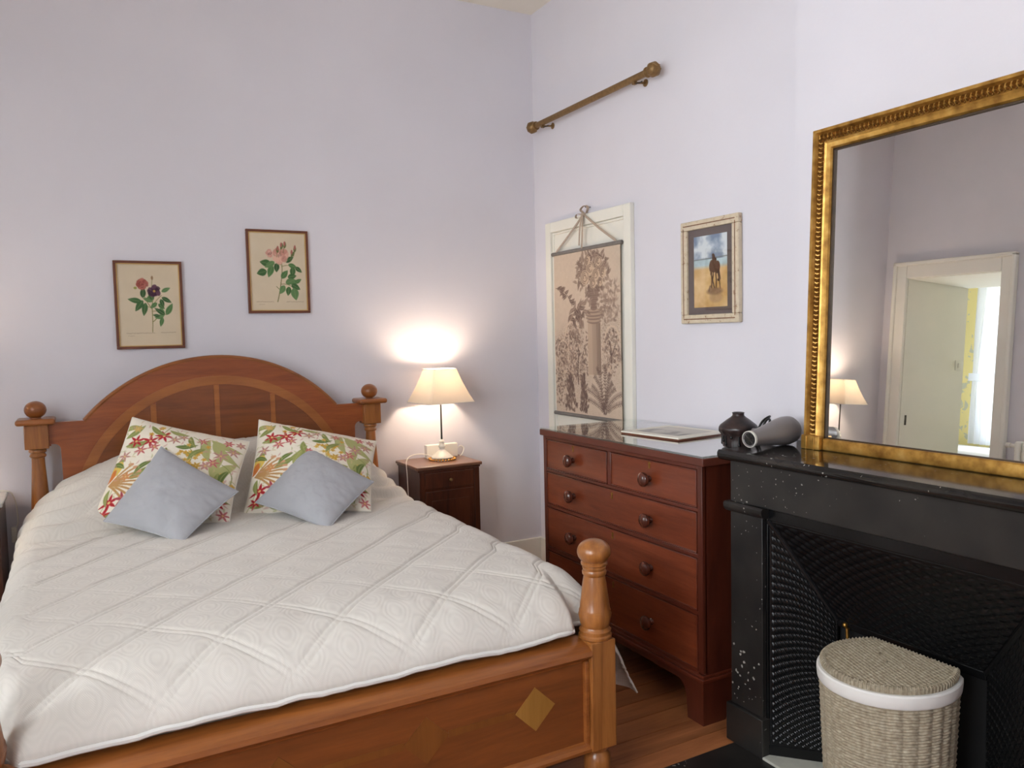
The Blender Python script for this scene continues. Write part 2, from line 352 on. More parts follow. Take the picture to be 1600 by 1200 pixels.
def wallpaper():
    t = NT('yellow_wallpaper'); v = t.coord(); n1 = t.n('TexNoise', Scale=9.0, Detail=5.0, Distortion=1.5); t.l(v, n1.inputs['Vector'])
    n2 = t.n('TexNoise', Scale=2.6, Detail=1.0); t.l(v, n2.inputs['Vector'])
    k = t.math('MULTIPLY', t.math('GREATER_THAN', n1.outputs['Fac'], 0.56), t.math('GREATER_THAN', n2.outputs['Fac'], 0.48))
    t.l(t.mix(lin((236, 222, 158)), lin((188, 192, 186)), t.math('MULTIPLY', k, 0.8)), t.b.inputs['Base Color']); t.b.inputs['Roughness'].default_value = 0.8
wallpaper()
def wicker():
    t = NT('wicker'); v = t.coord(); n1 = t.n('TexNoise', Scale=90.0, Detail=3.0); t.l(v, n1.inputs['Vector'])
    t.l(t.ramp(n1.outputs['Fac'], [(0.15, lin((122, 108, 88))), (0.55, lin((158, 147, 126))), (0.85, lin((184, 174, 154)))]), t.b.inputs['Base Color']); t.b.inputs['Roughness'].default_value = 0.8
    t.bump(n1.outputs['Fac'], 0.12, 0.001)
wicker()
def vase_mat():
    t = NT('vase_glaze'); v = t.coord(); n1 = t.n('TexNoise', Scale=30.0, Detail=4.0); t.l(v, n1.inputs['Vector'])
    t.l(t.ramp(n1.outputs['Fac'], [(0.35, lin((22, 17, 17))), (0.75, lin((62, 44, 42)))]), t.b.inputs['Base Color']); t.b.inputs['Roughness'].default_value = 0.3
vase_mat()

# ------------------------------------------------------------------ room shell
H = 3.378; XL = -3.91; YF = -5.6
fl = struct(M().box(-6.9, 0.25, YF-0.25, 2.2, -0.12, -0.02).build('floor', 'floor_base', smooth=False), 'reddish brown wooden plank floor', 'floor')
pw = 0.1085; npl = int(-YF/pw)+1
plank_me = M().box(XL, 0.0, -pw+0.0012, -0.0012, -0.02, 0.0, 0.0015, 1).mesh('plank', 'floor_wood')
for k in range(npl):
    link('plank', plank_me, fl, (0, -k*pw+0.0245*0, 0))
struct(M().box(XL-0.8, 0.2, 0.0, 0.2, -0.02, H).build('wall_back', 'wall_paint', smooth=False), 'pale lavender wall behind the headboard', 'wall')
struct(M().box(0.0, 0.2, YF, 0.2, -0.02, H).build('wall_right', 'wall_paint', smooth=False), 'pale wall behind the chest of drawers', 'wall')
struct(M().box(-0.2107, 0.0, -3.46, -2.2177, 0.0, H).build('wall_chimney', 'wall_paint', smooth=False), 'chimney breast above the black mantelpiece', 'wall')
struct(M().box(XL-0.4, 0.2, YF-0.2, YF, -0.02, H).build('wall_front', 'wall_paint', smooth=False), 'pale wall behind the camera', 'wall')
wl = M()
wl.box(XL-0.80, XL, -0.20, 0.0, -0.02, H); wl.box(XL-0.80, XL, -0.955, -0.20, 2.13, H); wl.box(XL-0.80, XL, -1.35, -0.955, -0.02, H)
wl.box(XL-0.32, XL, -1.50, -1.35, -0.02, H); wl.box(XL-0.32, XL, -2.80, -1.50, -0.02, 0.96); wl.box(XL-0.32, XL, -2.80, -1.50, 2.90, H); wl.box(XL-0.32, XL, -3.50, -2.80, -0.02, H); wl.box(XL-0.32, XL, -4.80, -3.50, -0.02, 0.96); wl.box(XL-0.32, XL, -4.80, -3.50, 2.90, H); wl.box(XL-0.32, XL, YF, -4.80, -0.02, H)
struct(wl.build('wall_left', 'wall_paint', smooth=False), 'pale wall with the doorway seen in the mirror', 'wall')
struct(M().box(XL-0.8, 0.2, YF-0.2, 0.2, H, H+0.12).build('ceiling', 'ceiling_paint', smooth=False), 'cream white ceiling', 'ceiling')
def baseboard(name, args):
    b = M()
    for a in args: b.box(*a, 0.004, 2)
    struct(b.build(name, 'white_paint'), 'white painted skirting board', 'baseboard')
baseboard('baseboard_back', [(XL, 0.0, -0.018, 0.0, 0.0, 0.158)])
baseboard('baseboard_right', [(-0.018, 0.0, -0.16, -0.018, 0.0, 0.158), (-0.018, 0.0, -2.2177, -0.998, 0.0, 0.158)])
baseboard('baseboard_left', [(XL, XL+0.018, -2.5, -1.05, 0.0, 0.158), (XL, XL+0.018, YF, -2.5, 0.0, 0.158)])
# blocked white panel with moulding behind the wall hanging
d1 = struct(M().box(-0.006, 0.0, -0.985, -0.17, 0.0, 2.085).build('door_1', 'cream_paint', smooth=False), 'white moulded panel set into the wall behind the scroll', 'door')
for nm, a in (('frame_stile', (-0.028, 0.0, -0.222, -0.162, 0.0, 2.095)), ('frame_stile', (-0.028, 0.0, -0.997, -0.937, 0.0, 2.095)), ('frame_rail', (-0.028, 0.0, -0.937, -0.222, 2.035, 2.095))):
    M().box(*a, 0.005, 2).build(nm, 'cream_paint', d1)
for a in ((-0.016, -0.0, -0.236, -0.222, 0.0, 2.035), (-0.016, -0.0, -0.937, -0.923, 0.0, 2.035), (-0.016, -0.0, -0.923, -0.236, 2.021, 2.035)):
    M().box(*a, 0.006, 3).build('bead', 'cream_paint', d1)
# doorway surround in the left wall
d2 = struct(M().box(XL-0.80, XL-0.0, -0.2075, -0.20, 0.0, 2.13).build('door_2', 'cream_paint', smooth=False), 'open doorway with deep painted reveal, seen in the mirror', 'door')
M().box(XL-0.80, XL, -0.955, -0.9475, 0.0, 2.13).build('reveal', 'cream_paint', d2); M().box(XL-0.80, XL, -0.9475, -0.2075, 2.1225, 2.13).build('soffit', 'cream_paint', d2)
for a in ((XL, XL+0.03, -0.205, -0.10, 0.0, 2.24), (XL, XL+0.03, -1.045, -0.945, 0.0, 2.24), (XL, XL+0.03, -0.945, -0.205, 2.125, 2.24)):
    M().box(*a, 0.006, 2).build('architrave', 'white_paint', d2)
for a in ((XL+0.0, XL+0.05, -0.125, -0.095, 0.0, 2.25), (XL, XL+0.05, -1.05, -1.02, 0.0, 2.25), (XL, XL+0.05, -1.05, -0.095, 2.225, 2.255)):
    M().box(*a, 0.008, 3).build('architrave_moulding', 'white_paint', d2)
M().box(-3.985, -3.965, -0.212, -0.2075, 0.95, 1.03, 0.001).build('latch_plate', 'dark_metal', d2)
# window of the bedroom, in the left wall
for num, y1, lab in ((1, -1.50, 'tall casement window above the radiator in the left wall'), (3, -3.50, 'tall casement window farther from the bed in the left wall')):
    w1 = struct(M().box(XL-0.30, XL-0.22, y1-.06, y1, 0.96, 2.90).build('window_%d' % num, 'white_paint'), lab, 'window'); y0 = y1-1.30
    for nm, a in (('frame', (XL-.30, XL-.22, y0, y0+.06, .96, 2.9)), ('frame', (XL-.30, XL-.22, y0+.06, y1-.06, .96, 1.02)), ('frame', (XL-.30, XL-.22, y0+.06, y1-.06, 2.84, 2.9)), ('mullion', (XL-.30, XL-.23, y0+.62, y0+.68, 1.02, 2.84)), ('glazing_bar', (XL-.28, XL-.25, y0+.06, y1-.06, 1.62, 1.645)), ('glazing_bar', (XL-.28, XL-.25, y0+.06, y1-.06, 2.22, 2.245)), ('sill', (XL-.31, XL+.03, y0-.03, y1+.03, .935, .96))):
        M().box(*a, 0.004).build(nm, 'white_paint', w1)
# the room beyond the doorway
XY = -6.5
yw = M(); yw.box(XY-0.3, XY, -2.4, -0.55, -0.02, 3.0); yw.box(XY-0.3, XY, 0.55, 2.2, -0.02, 3.0); yw.box(XY-0.3, XY, -0.55, 0.55, -0.02, 0.8); yw.box(XY-0.3, XY, -0.55, 0.55, 2.4, 3.0)
struct(yw.build('wall_far', 'yellow_wallpaper', smooth=False), 'yellow floral wallpaper in the next room, seen in the mirror', 'wall')
fr = M(); fr.box(XY, XL-0.8, 2.0, 2.2, -0.02, 3.0); fr.box(XY, XL-0.8, -2.4, -2.2, -0.02, 3.0); fr.box(XL-0.8, XL-0.70, 0.2, 2.2, -0.02, 3.0); fr.box(XL-0.8, XL-0.32, -2.4, -1.35, -0.02, 3.0)
struct(fr.build('wall_side', 'cream_paint', smooth=False), 'side walls of the next room', 'wall')
struct(M().box(XY-0.3, XL-0.32, -2.4, 2.2, 3.0, 3.1).build('ceiling_far', 'ceiling_paint', smooth=False), 'ceiling of the next room', 'ceiling')
hearth = struct(M().box(-1.02, -0.40, -3.42, -2.268, 0.0, 0.006, 0.002).build('hearth', 'black_marble'), 'black marble hearth slab in front of the fireplace', 'hearth')
M().box(-0.58, -0.39, -3.25, -2.40, 0.006, 0.016, 0.004).build('mortar_edge', 'plaster', hearth)

# ------------------------------------------------------------------ bed
BXL, BXR, BXC = -2.697, -1.144, -1.9205
bed = thing('bed', 'wooden double bed with arched headboard and ball finials', 'bed', (BXC, -1.2, 0))
# headboard: arch panel
hw_, rise, zr = 0.585, 0.272, 1.09
Ra = (hw_**2+rise**2)/(2*rise); za = zr+rise-Ra; th0 = math.asin(hw_/Ra)
arch = [(BXC+Ra*math.sin(t), za+Ra*math.cos(t)) for t in np.linspace(-th0, th0, 49)]
def bracket(s):   # rail with a rounded notch between panel and post, s=-1 left, 1 right
    xe = BXC+s*0.735; xp = BXC+s*0.677; pts = [(xp, 0.40)]
    for t in np.linspace(0, PI/2, 8): pts.append((xp+s*0.008+s*(1-math.cos(t))*0.028*1.0, 0.965+0.028*math.sin(t)))
    pts += [(xe-s*0.012, 0.993), (xe-s*0.012, 0.985), (xe, 0.985), (xe, 1.09)]
    return pts
outline = bracket(-1)+arch+bracket(1)[::-1]
hb = M().prism(outline, 'y', -0.150, -0.112).build('headboard', 'headboard_wood', bed)
M().tube([(x, -0.140, z-0.002) for x, z in arch], 0.012, 8).build('arch_moulding', 'bed_wood', hb)
Rb, zb = 0.654, 0.616
def band(r0, r1, a0, a1, y0, y1, n=40):
    ts = np.linspace(a0, a1, n); poly = [(BXC+r1*math.sin(t), zb+r1*math.cos(t)) for t in ts]+[(BXC+r0*math.sin(t), zb+r0*math.cos(t)) for t in ts[::-1]]
    return M().prism(poly, 'y', y0, y1)
band(Rb-0.042, Rb, -1.2, 1.2, -0.1535, -0.149).build('arch_inlay', 'inlay_wood', hb)
def seg_panel(x0, x1):     # panel sections under the inlaid arch
    xs = np.linspace(x0, x1, 14); r = Rb-0.0435
    poly = [(x0, 0.55)]+[(x, zb+math.sqrt(max(0.0, r*r-(x-BXC)**2))) for x in xs]+[(x1, 0.55)]
    return M().prism(poly, 'y', -0.1520, -0.149)
cuts = [-2.50, -2.216, -1.929, -1.661, -1.36]
for a, b in zip(cuts[:-1], cuts[1:]): seg_panel(a+0.013, b-0.013).build('panel_section', 'headboard_panel_wood', hb)
for x in cuts[1:-1]:
    M().prism([(x-0.012, 0.55), (x-0.012, zb+math.sqrt((Rb-.045)**2-(x-BXC)**2)), (x+0.012, zb+math.sqrt((Rb-.045)**2-(x-BXC)**2)), (x+0.012, 0.55)], 'y', -0.1535, -0.149).build('inlay_strip', 'inlay_wood', hb)
for x in (BXL, BXR):
    p = M().box(x-0.047, x+0.047, -0.180, -0.086, 0.977, 1.086, 0.004).build('headboard_post', 'bed_wood_upright', bed)
    M().lathe([(0.028, 0.977), (0.034, 0.973), (0.036, 0.966), (0.034, 0.960), (0.028, 0.957), (0.031, 0.950), (0.034, 0.944), (0.031, 0.938), (0.026, 0.934), (0.027, 0.90), (0.034, 0.78), (0.044, 0.62), (0.046, 0.50), (0.046, 0.45)], (x, -0.133, 0)).build('turned_column', 'bed_wood_upright', p)
    M().box(x-0.046, x+0.046, -0.179, -0.087, 0.0, 0.45, 0.004).build('post_base', 'bed_wood_upright', p)
    M().box(x-0.077, x+0.077, -0.210, -0.056, 1.086, 1.113, 0.012, 4).build('cap', 'bed_wood', p)
    b = M(); b.lathe([(0.022, 1.110), (0.020, 1.116)]+[(0.044*math.sin(a), 1.151-0.039*math.cos(a)) for a in np.linspace(0.45, PI, 16)], (x, -0.133, 0), seg=32); b.build('ball_finial', 'bed_wood', p)
FOOT_PROF = [(0.020, 0.0), (0.026, 0.006), (0.034, 0.03), (0.040, 0.07), (0.043, 0.10), (0.040, 0.125), (0.030, 0.138), (0.036, 0.146), (0.038, 0.152), (0.034, 0.158)]
TOP_PROF = [(0.046, 0.496), (0.051, 0.500), (0.052, 0.507), (0.048, 0.512), (0.049, 0.517), (0.050, 0.523), (0.045, 0.529), (0.043, 0.534), (0.047, 0.545), (0.050, 0.560), (0.0515, 0.572), (0.049, 0.580), (0.0495, 0.584), (0.047, 0.590), (0.042, 0.63), (0.037, 0.67), (0.033, 0.692), (0.037, 0.697), (0.038, 0.705), (0.035, 0.711), (0.036, 0.714), (0.037, 0.719), (0.034, 0.723), (0.041, 0.727), (0.0415, 0.733), (0.036, 0.738)]
TOP_PROF += [(0.0525*math.sin(a), 0.766-0.040*math.cos(a)) for a in np.linspace(0.75, PI, 18)]
for x in (BXL-0.040, BXR):
    p = M().box(x-0.045, x+0.045, -2.302, -2.212, 0.156, 0.497, 0.004).build('foot_post', 'bed_wood_upright', bed)
    M().lathe(TOP_PROF, (x, -2.257, 0), seg=32).build('turned_finial', 'bed_wood_upright', p); M().lathe(FOOT_PROF, (x, -2.257, 0), seg=28).build('turned_foot', 'bed_wood_upright', p)
x0, x1 = BXL+0.005, BXR-0.045
fb = M().box(x0, x1, -2.275, -2.240, 0.165, 0.46).build('footboard', 'headboard_panel_wood', bed)
prof = [(-2.205, 0.470), (-2.205, 0.492), (-2.215, 0.498), (-2.285, 0.486), (-2.303, 0.476), (-2.306, 0.462), (-2.298, 0.452), (-2.284, 0.446), (-2.280, 0.438), (-2.240, 0.438)]
M().prism(prof, 'x', x0, x1).build('top_rail', 'bed_wood', bed)
prof = [(-2.240, 0.156), (-2.294, 0.156), (-2.296, 0.166), (-2.286, 0.172), (-2.284, 0.180), (-2.276, 0.184), (-2.240, 0.184)]
M().prism(prof, 'x', x0, x1).build('bottom_rail', 'bed_wood', bed)
for a, b in ((x1-0.016, x1), (x0, x0+0.016)): M().box(a, b, -2.290, -2.270, 0.18, 0.44, 0.004).build('side_moulding', 'bed_wood', fb)
for x, mt in ((-1.375, 'gold_inlay'), (-1.722, 'brown_inlay'), (-2.119, 'brown_inlay'), (-2.466, 'gold_inlay')):
    M().prism([(x-0.068, 0.331), (x, 0.264), (x+0.068, 0.331), (x, 0.397)], 'y', -2.2768, -2.274).build('diamond_inlay', mt, fb)
for a, b in ((-1.656, -1.443), (-2.053, -1.788), (-2.398, -2.187)): M().box(a, b, -2.2764, -2.274, 0.321, 0.341).build('line_inlay', 'brown_inlay', fb)
for x in (BXL+0.01, BXR-0.035): M().box(x, x+0.025, -2.215, -0.175, 0.20, 0.40, 0.004).build('side_rail', 'bed_wood', bed)
tag(M().box(BXL+0.05, BXR-0.05, -2.195, -0.190, 0.38, 0.585, 0.05, 4).build('mattress', 'mattress_ticking'), 'mattress hidden under the white quilted bedspread', 'mattress')

# bedspread: one draped sheet
def bedspread():
    XA, XB = -2.772, -1.078; rr = 0.085; drop = 0.36
    du = 0.0048
    Ls = drop; La = rr*PI/2; Lt = (XB-XA)-2*rr; S = 2*Ls+2*La+Lt; nu = int(S/du); s = np.linspace(0, S, nu)
    T0, T1 = -0.165, -2.245; nv = int((T0-T1)/du)+1; t = np.linspace(0, 1, nv)
    s2, t2 = np.meshgrid(s, t)
    # cross-section: x, dz (<=0), outward normal
    x = np.empty_like(s); dz = np.empty_like(s); nx = np.empty_like(s); nz = np.empty_like(s)
    for i, q in enumerate(s):
        mir = q > S/2; p = S-q if mir else q
        if p < Ls: X, Z, NX, NZ = 0.0, -rr-(Ls-p), -1.0, 0.0
        elif p < Ls+La:
            a = (p-Ls)/rr; X, Z, NX, NZ = rr-rr*math.cos(a), -rr+rr*math.sin(a), -math.cos(a), math.sin(a)
        else: X, Z, NX, NZ = rr+(p-Ls-La), 0.0, 0.0, 1.0
        x[i] = XB-X if mir else XA+X; dz[i] = Z; nx[i] = -NX if mir else NX; nz[i] = NZ
    x2 = np.tile(x, (nv, 1)); dz2 = np.tile(dz, (nv, 1)); nx2 = np.tile(nx, (nv, 1)); nz2 = np.tile(nz, (nv, 1))
    on_top = np.clip(1+dz2/rr, 0, 1); side = 1-on_top
    endy = T1+0.058*np.clip((np.abs(x2-BXC)-np.where(x2 < BXC, 0.75, 0.70))/0.03, 0, 1)
    y2 = T0+(endy-T0)*t2
    xr = (x2-BXC)/0.80
    z = 0.648+0.020*(1-np.clip(np.abs(xr), 0, 1)**2.5)
    # slope and rounding at the foot
    k = np.clip((-1.85-y2)/0.40, 0, 1); z = z-0.020*k**1.5
    k = np.clip(1-(y2-endy)/0.21, 0, 0.9995); wf = 1-np.sqrt(1-k*k); z = z*(1-wf)+0.509*wf
    # pillows under the cover at the head
    ax = np.abs(xr); dome = np.clip(1-ax**3.2, 0, 1); mid = 1-0.05*np.exp(-((x2-BXC)/0.10)**2)
    yy = np.clip((-0.22-y2)/0.40, 0, 1); fall = np.where(y2 > -0.22, 1.0, (0.5+0.5*np.cos(PI*yy))**0.48)
    z = z+(0.285*dome*mid+0.06*(1-dome)*on_top)*fall
    tuck = np.exp(-((y2+0.63-0.05*np.cos(5*xr))/0.030)**2); z = z-0.024*tuck*on_top
    ztop = z.copy(); z = z+dz2*np.clip((ztop-0.25)/(rr+drop), 0.4, 1.2)
    # quilting in the sheet's own coordinates
    yc, zc = y2[:, nu//2], ztop[:, nu//2]; arc = np.r_[0, np.cumsum(np.hypot(np.diff(yc), np.diff(zc)))]; j0 = int(np.argmin(np.abs(yc+1.5)))
    sc_, tc_ = s2-S/2+BXC, np.repeat((yc[j0]-(arc-arc[j0]))[:, None], nu, 1)
    def dist(c, off, per): return np.abs((c-off+per/2) % per-per/2)
    a = dist(tc_-sc_, 0.12, 0.32)/1.4142; b = dist(tc_+sc_, -3.99, 0.32)/1.4142
    def seam(d): return np.exp(-((d-0.010)/0.0042)**2)
    wb = 0.30+0.5*np.clip((-1.75-y2)/0.3, 0, 1); puff = 0.006*np.sqrt(np.clip(np.minimum(a, b+0.05*(1-wb))/0.11, 0, 1)); groove = 0.0050*np.maximum(seam(a), seam(b)*wb)
    wr = fbm(nv, nu, 26, 3, 3)-0.5; wr2 = fbm(nv, nu, 9, 5, 3)-0.5
    fr_ = (fbm(nv, nu, 50, 8, 2)-0.5)*np.clip((-1.9-y2)/0.25, 0, 1)
    disp = puff-groove+wr*0.005+wr2*0.014+fr_*0.006
    # folds of the hanging sides, and creases where the cover wraps the pillows
    hang = np.clip((-dz2-rr)/drop, 0, 1); disp = disp+hang*(0.020*np.sin(y2*17+0.8)+0.012*np.sin(y2*31))
    edge = np.exp(-((np.abs(xr)-0.90)/0.14)**2)*np.clip((y2+0.95)/0.5, 0, 1)
    disp = disp+edge*0.015*np.sin((y2*0.7+z*1.0)*62+3*np.sin(x2*9))
    flare = hang*(0.02+0.075*np.clip((-1.85-y2)/0.3, 0, 1))+0.02*side*np.clip((-1.9-y2)/0.25, 0, 1)
    P = np.stack([x2+nx2*(disp+flare), y2, z+nz2*disp], -1)
    # uneven hem
    hem = hang**2*0.02*np.sin(y2*9)
    P[..., 2] += hem
    uv = np.stack([sc_, tc_], -1)
    return P, uv
Pq, UVq = bedspread()
bs = thing('bedspread', 'white quilted bedspread with diagonal stitching on the bed', 'bedspread', (BXC, -1.2, 0.4))
off = np.array([BXC, -1.2, 0.4])
sheet = link('quilted_cover', grid_mesh('quilted_cover', Pq-off, 'quilt', uv=UVq), bs)
md = sheet.modifiers.new('thickness', 'SOLIDIFY'); md.thickness = 0.006; md.offset = -1
n_ = Pq.shape[1]; hemline = [tuple(p) for p in Pq[-1, 84:n_-84:6]]
M().tube([(x, y-.002, z+.004) for x, y, z in hemline], 0.0085, 8).build('piping', 'white_cotton', bs)

# ------------------------------------------------------------------ cushions
def cushion_points(c, n, T, pinch=0.045, wr=0.006, seed=1, back=False):
    """c: TL, TR, BR, BL corners; returns grid (n,n,3) of one face"""
    TL, TR, BR, BL = [np.array(p, float) for p in c]
    u = np.linspace(-1, 1, n); U, V = np.meshgrid(u, u)
    Us = U*(1-pinch*(1-V**2)); Vs = V*(1-pinch*(1-U**2))
    a, b = (Us+1)/2, (Vs+1)/2
    P = (TL*(1-a)[..., None]+TR*a[..., None])*(1-b)[..., None]+(BL*(1-a)[..., None]+BR*a[..., None])*b[..., None]
    nrm = np.cross(TR-TL, BL-TL)+np.cross(BR-BL, BR-TR); nrm = -nrm/np.linalg.norm(nrm)
    if nrm[1] > 0: nrm = -nrm       # towards the room
    f = ((1-U**2)*(1-V**2)).clip(0)**0.55
    w = (fbm(n, n, 7, seed, 4)-0.5)*wr*2*np.sqrt(f)
    edge = np.clip(1-np.minimum(1-np.abs(U), 1-np.abs(V))/0.25, 0, 1)
    w = w+wr*0.5*edge*np.sin(18*(U+V)+5*np.sin(3*U-2*V))*np.sqrt(f)
    s = -1 if back else 1
    return P+nrm*(s*(T*f+w))[..., None]
def cushion(name, label, corners, T, mat, n=60, art=None, piping=None, seed=1, group=None):
    base = np.mean(corners, 0); base[2] = min(p[2] for p in corners)
    o = thing(name, label, 'cushion', tuple(base), group)
    nf = n if art is None else art.shape[0]
    F = cushion_points(corners, nf, T, seed=seed)-base
    link('front_cover', grid_mesh('front_cover', F, mat, colors=art), o)
    B = cushion_points(corners, 60, T*0.8, seed=seed+5, back=True)-base
    bc = art[::1][:60, :60] if art is not None else None
    link('back_cover', grid_mesh('back_cover', B[:, ::-1], mat, colors=np.ascontiguousarray(bc) if bc is not None else None), o)
    e = cushion_points(corners, 40, 0.0, wr=0.0)-base
    loop = [e[0, i] for i in range(40)]+[e[i, -1] for i in range(1, 40)]+[e[-1, 39-i] for i in range(1, 40)]+[e[39-i, 0] for i in range(1, 40)]
    M().tube([tuple(p) for p in loop], 0.0028, 6).build('seam', piping or ('pillow_cotton' if art is not None else mat), o, world=False)
    return o
def floral():
    rs = random.Random(3); c = Canvas(200, 1.0, (236, 228, 212)); G1, G2, G3 = (138, 146, 84), (104, 122, 66), (178, 178, 124)
    red, pink, ros = (186, 46, 54), (206, 116, 116), (200, 150, 140); yel, org = (206, 164, 74), (192, 122, 44)
    def leaf(x, y, L, a, w=.28, col=None, bend=0.1): c.leaf(x, y, L, L*w, R(a), col or rs.choice([G1, G2, G1]), G3, bend)
    for a in (.02, .5, .8): c.line(bez((a, 1.0), (a+.12, .7), (a+.03, .45)), .006, G3)
    # pale large leaves on the right
    for x, y, L, a in ((.70, .12, .30, 75), (.74, .14, .34, 40), (.72, .12, .28, 15), (.86, .30, .30, 95), (.80, .55, .2, 150), (.78, .55, .18, 60), (.97, .35, .35, 110)): leaf(x, y, L, a, .26, (176, 176, 118))
    for x, y, L, a in ((.02, .22, .2, -50), (.05, .3, .22, -20), (.30, .55, .24, -55), (.18, .62, .22, -40), (.25, .70, .26, -25), (.40, .30, .20, 70), (.47, .28, .18, -20), (.55, .12, .16, 60), (.56, .35, .18, -35), (.46, .62, .2, -30), (.10, .42, .2, 120), (.20, .82, .16, 50), (.38, .78, .2, 20), (.62, .78, .22, -60), (.9, .75, .2, 100), (.7, .92, .18, -30), (.2, .97, .15, -20), (.04, .95, .2, -20)): leaf(x, y, L, a)
    # orange tubular stalks fanning from the left edge
    for k in range(9):
        a = R(-60+k*14); x1, y1 = .06+.24*math.cos(a), .66+.20*math.sin(a); c.line(bez((.04, .66), ((.04+x1)/2, (.66+y1)/2-.02), (x1, y1)), .016, (186, 142, 92)); c.line([(x1-.02, y1), (x1, y1)], .026, (208, 156, 120))
    c.ell(.05, .52, .05, .075, (222, 190, 96), .3); c.ell(.03, .58, .03, .06, (206, 120, 60), .3)
    # yellow blossom sprays
    for cx, cy, nn in ((.62, .34, 16), (.58, .46, 8), (.92, .62, 9), (.30, .10, 6), (.45, .9, 8)):
        c.line(bez((cx-.05, cy-.22), (cx+.09, cy-.16), (cx+.03, cy+.03)), .006, G1)
        for _ in range(nn):
            x, y = cx+rs.gauss(0, .055), cy+rs.gauss(0, .05); c.star(x, y, .026, rs.choice([yel, (216, 180, 92)]), 5, rs.random(), .6, None, org)
    # red and pink star flowers
    for x, y, r, col in ((.13, .25, .075, red), (.25, .24, .08, (190, 56, 62)), (.34, .17, .075, (186, 44, 60)), (.30, .30, .06, pink), (.20, .34, .06, pink), (.44, .20, .06, ros), (.08, .40, .06, ros), (.50, .15, .05, ros), (.66, .16, .05, pink), (.10, .82, .085, red), (.20, .80, .07, (176, 78, 88)), (.08, .92, .06, red), (.84, .30, .07, ros), (.80, .40, .06, pink), (.92, .22, .06, ros), (.90, .82, .08, red), (.80, .86, .06, (150, 66, 50)), (.95, .93, .06, pink), (.55, .95, .06, ros), (.30, .93, .05, red), (.72, .70, .05, ros)):
        c.star(x, y, r, col, 6, rs.random()*2, .30, tuple(v*.75 for v in col), (226, 190, 120))
    for x, y, L, a in ((.14, .10, .22, 160), (.20, .06, .20, 30), (.36, .08, .18, 10), (.40, .42, .22, 100), (.33, .45, .18, 130), (.52, .52, .22, 20), (.66, .56, .2, 110), (.86, .50, .24, 70), (.93, .45, .2, 100), (.70, .25, .2, 120), (.12, .52, .18, 200), (.30, .86, .2, -10), (.58, .86, .2, 200), (.82, .70, .2, 30), (.96, .70, .18, 120), (.06, .70, .16, 80), (.48, .78, .2, 80)): leaf(x, y, L, a, .24, rs.choice([G1, G2, (158, 160, 98)]))
    for x, y, r, col in ((.40, .60, .05, yel), (.52, .70, .055, org), (.62, .62, .05, yel), (.76, .78, .06, (206, 150, 90)), (.16, .60, .05, (214, 150, 100)), (.86, .12, .05, pink), (.95, .10, .05, ros), (.10, .12, .05, (214, 180, 110)), (.75, .45, .06, ros), (.68, .46, .045, yel), (.46, .42, .04, pink)): c.star(x, y, r, col, 6, rs.random()*2, .4, tuple(v*.8 for v in col), (226, 190, 120))
    for _ in range(160):
        x, y = rs.random(), rs.random(); c.leaf(x, y, .05, .012, rs.random()*6.28, rs.choice([G3, ros, (206, 184, 140)]), None, .1, .6)
    return np.clip(c.a, 0, 255)
FLORAL = floral()
gF, gG = 'floral cushions on the bed', 'plain grey cushions on the bed'
cushion('floral_cushion', 'floral cushion behind the leftmost grey cushion', [(-2.319, -.40, 1.112), (-1.847, -.52, .976), (-1.994, -.80, .672), (-2.516, -.54, .674)], 0.100, 'printed_fabric', art=FLORAL, seed=2, group=gF)
cushion('floral_cushion', 'floral cushion nearer the lit bedside lamp', [(-1.784, -.43, 1.065), (-1.258, -.56, .932), (-1.417, -.93, .676), (-1.914, -.67, .674)], 0.100, 'printed_fabric', art=FLORAL, seed=4, group=gF)
cushion('grey_cushion', 'plain grey cushion set cornerwise, left of the pair', [(-2.224, -.60, .996), (-1.955, -.82, .808), (-2.197, -1.0, .668), (-2.458, -.68, .722)], 0.078, 'grey_linen', n=90, seed=11, group=gG)
cushion('grey_cushion', 'plain grey cushion set cornerwise, nearer the bedside lamp', [(-1.609, -.64, .948), (-1.388, -.89, .797), (-1.656, -1.1, .664), (-1.873, -.74, .737)], 0.078, 'grey_linen', n=90, seed=15, group=gG)

# ------------------------------------------------------------------ bedside tables
def nightstand(name, label, x0, x1, y0, y1, h, top_mat, body, group=None):
    cx, cy = (x0+x1)/2, (y0+y1)/2; o = thing(name, label, 'bedside table', (cx, cy, 0), group)
    M().box(x0+.016, x1-.016, y0+.016, y1, 0.045, h-.03, .002).build('body', body, o)
    M().box(x0, x1, y0, y1, h-.018, h, .006, 3).build('top', top_mat, o); M().box(x0+.009, x1-.009, y0+.009, y1, h-.03, h-.018, .004).build('cornice', body, o)
    M().box(x0+.008, x1-.008, y0+.008, y1, 0.0, .06, .004).build('plinth', body, o)
    for a in (x0+.016, x1-.046): M().box(a, a+.03, y0+.010, y0+.02, .06, h-.03, .002).build('corner_strip', body, o)
    dr = M().box(x0+.05, x1-.05, y0+.009, y0+.03, h-.125, h-.04, .003).build('drawer', body, o)
    M().lathe([(.004, 0), (.004, -.008), (.009, -.012), (.010, -.018), (.006, -.023), (.001, -.024)], (cx, y0+.010, h-.082), (0, 1, 0), 16).build('knob', 'antique_brass', dr)
    d = M().box(x0+.05, x1-.05, y0+.010, y0+.03, .08, h-.14, .003).build('door', body, o)
    M().box(x0+.085, x1-.085, y0+.006, y0+.012, .13, h-.19, .004).build('door_panel', body, d)
    M().lathe([(.004, 0), (.004, -.008), (.008, -.012), (.008, -.018), (.001, -.021)], (x1-.07, y0+.010, h*.5), (0, 1, 0), 14).build('knob', 'antique_brass', d)
    return o
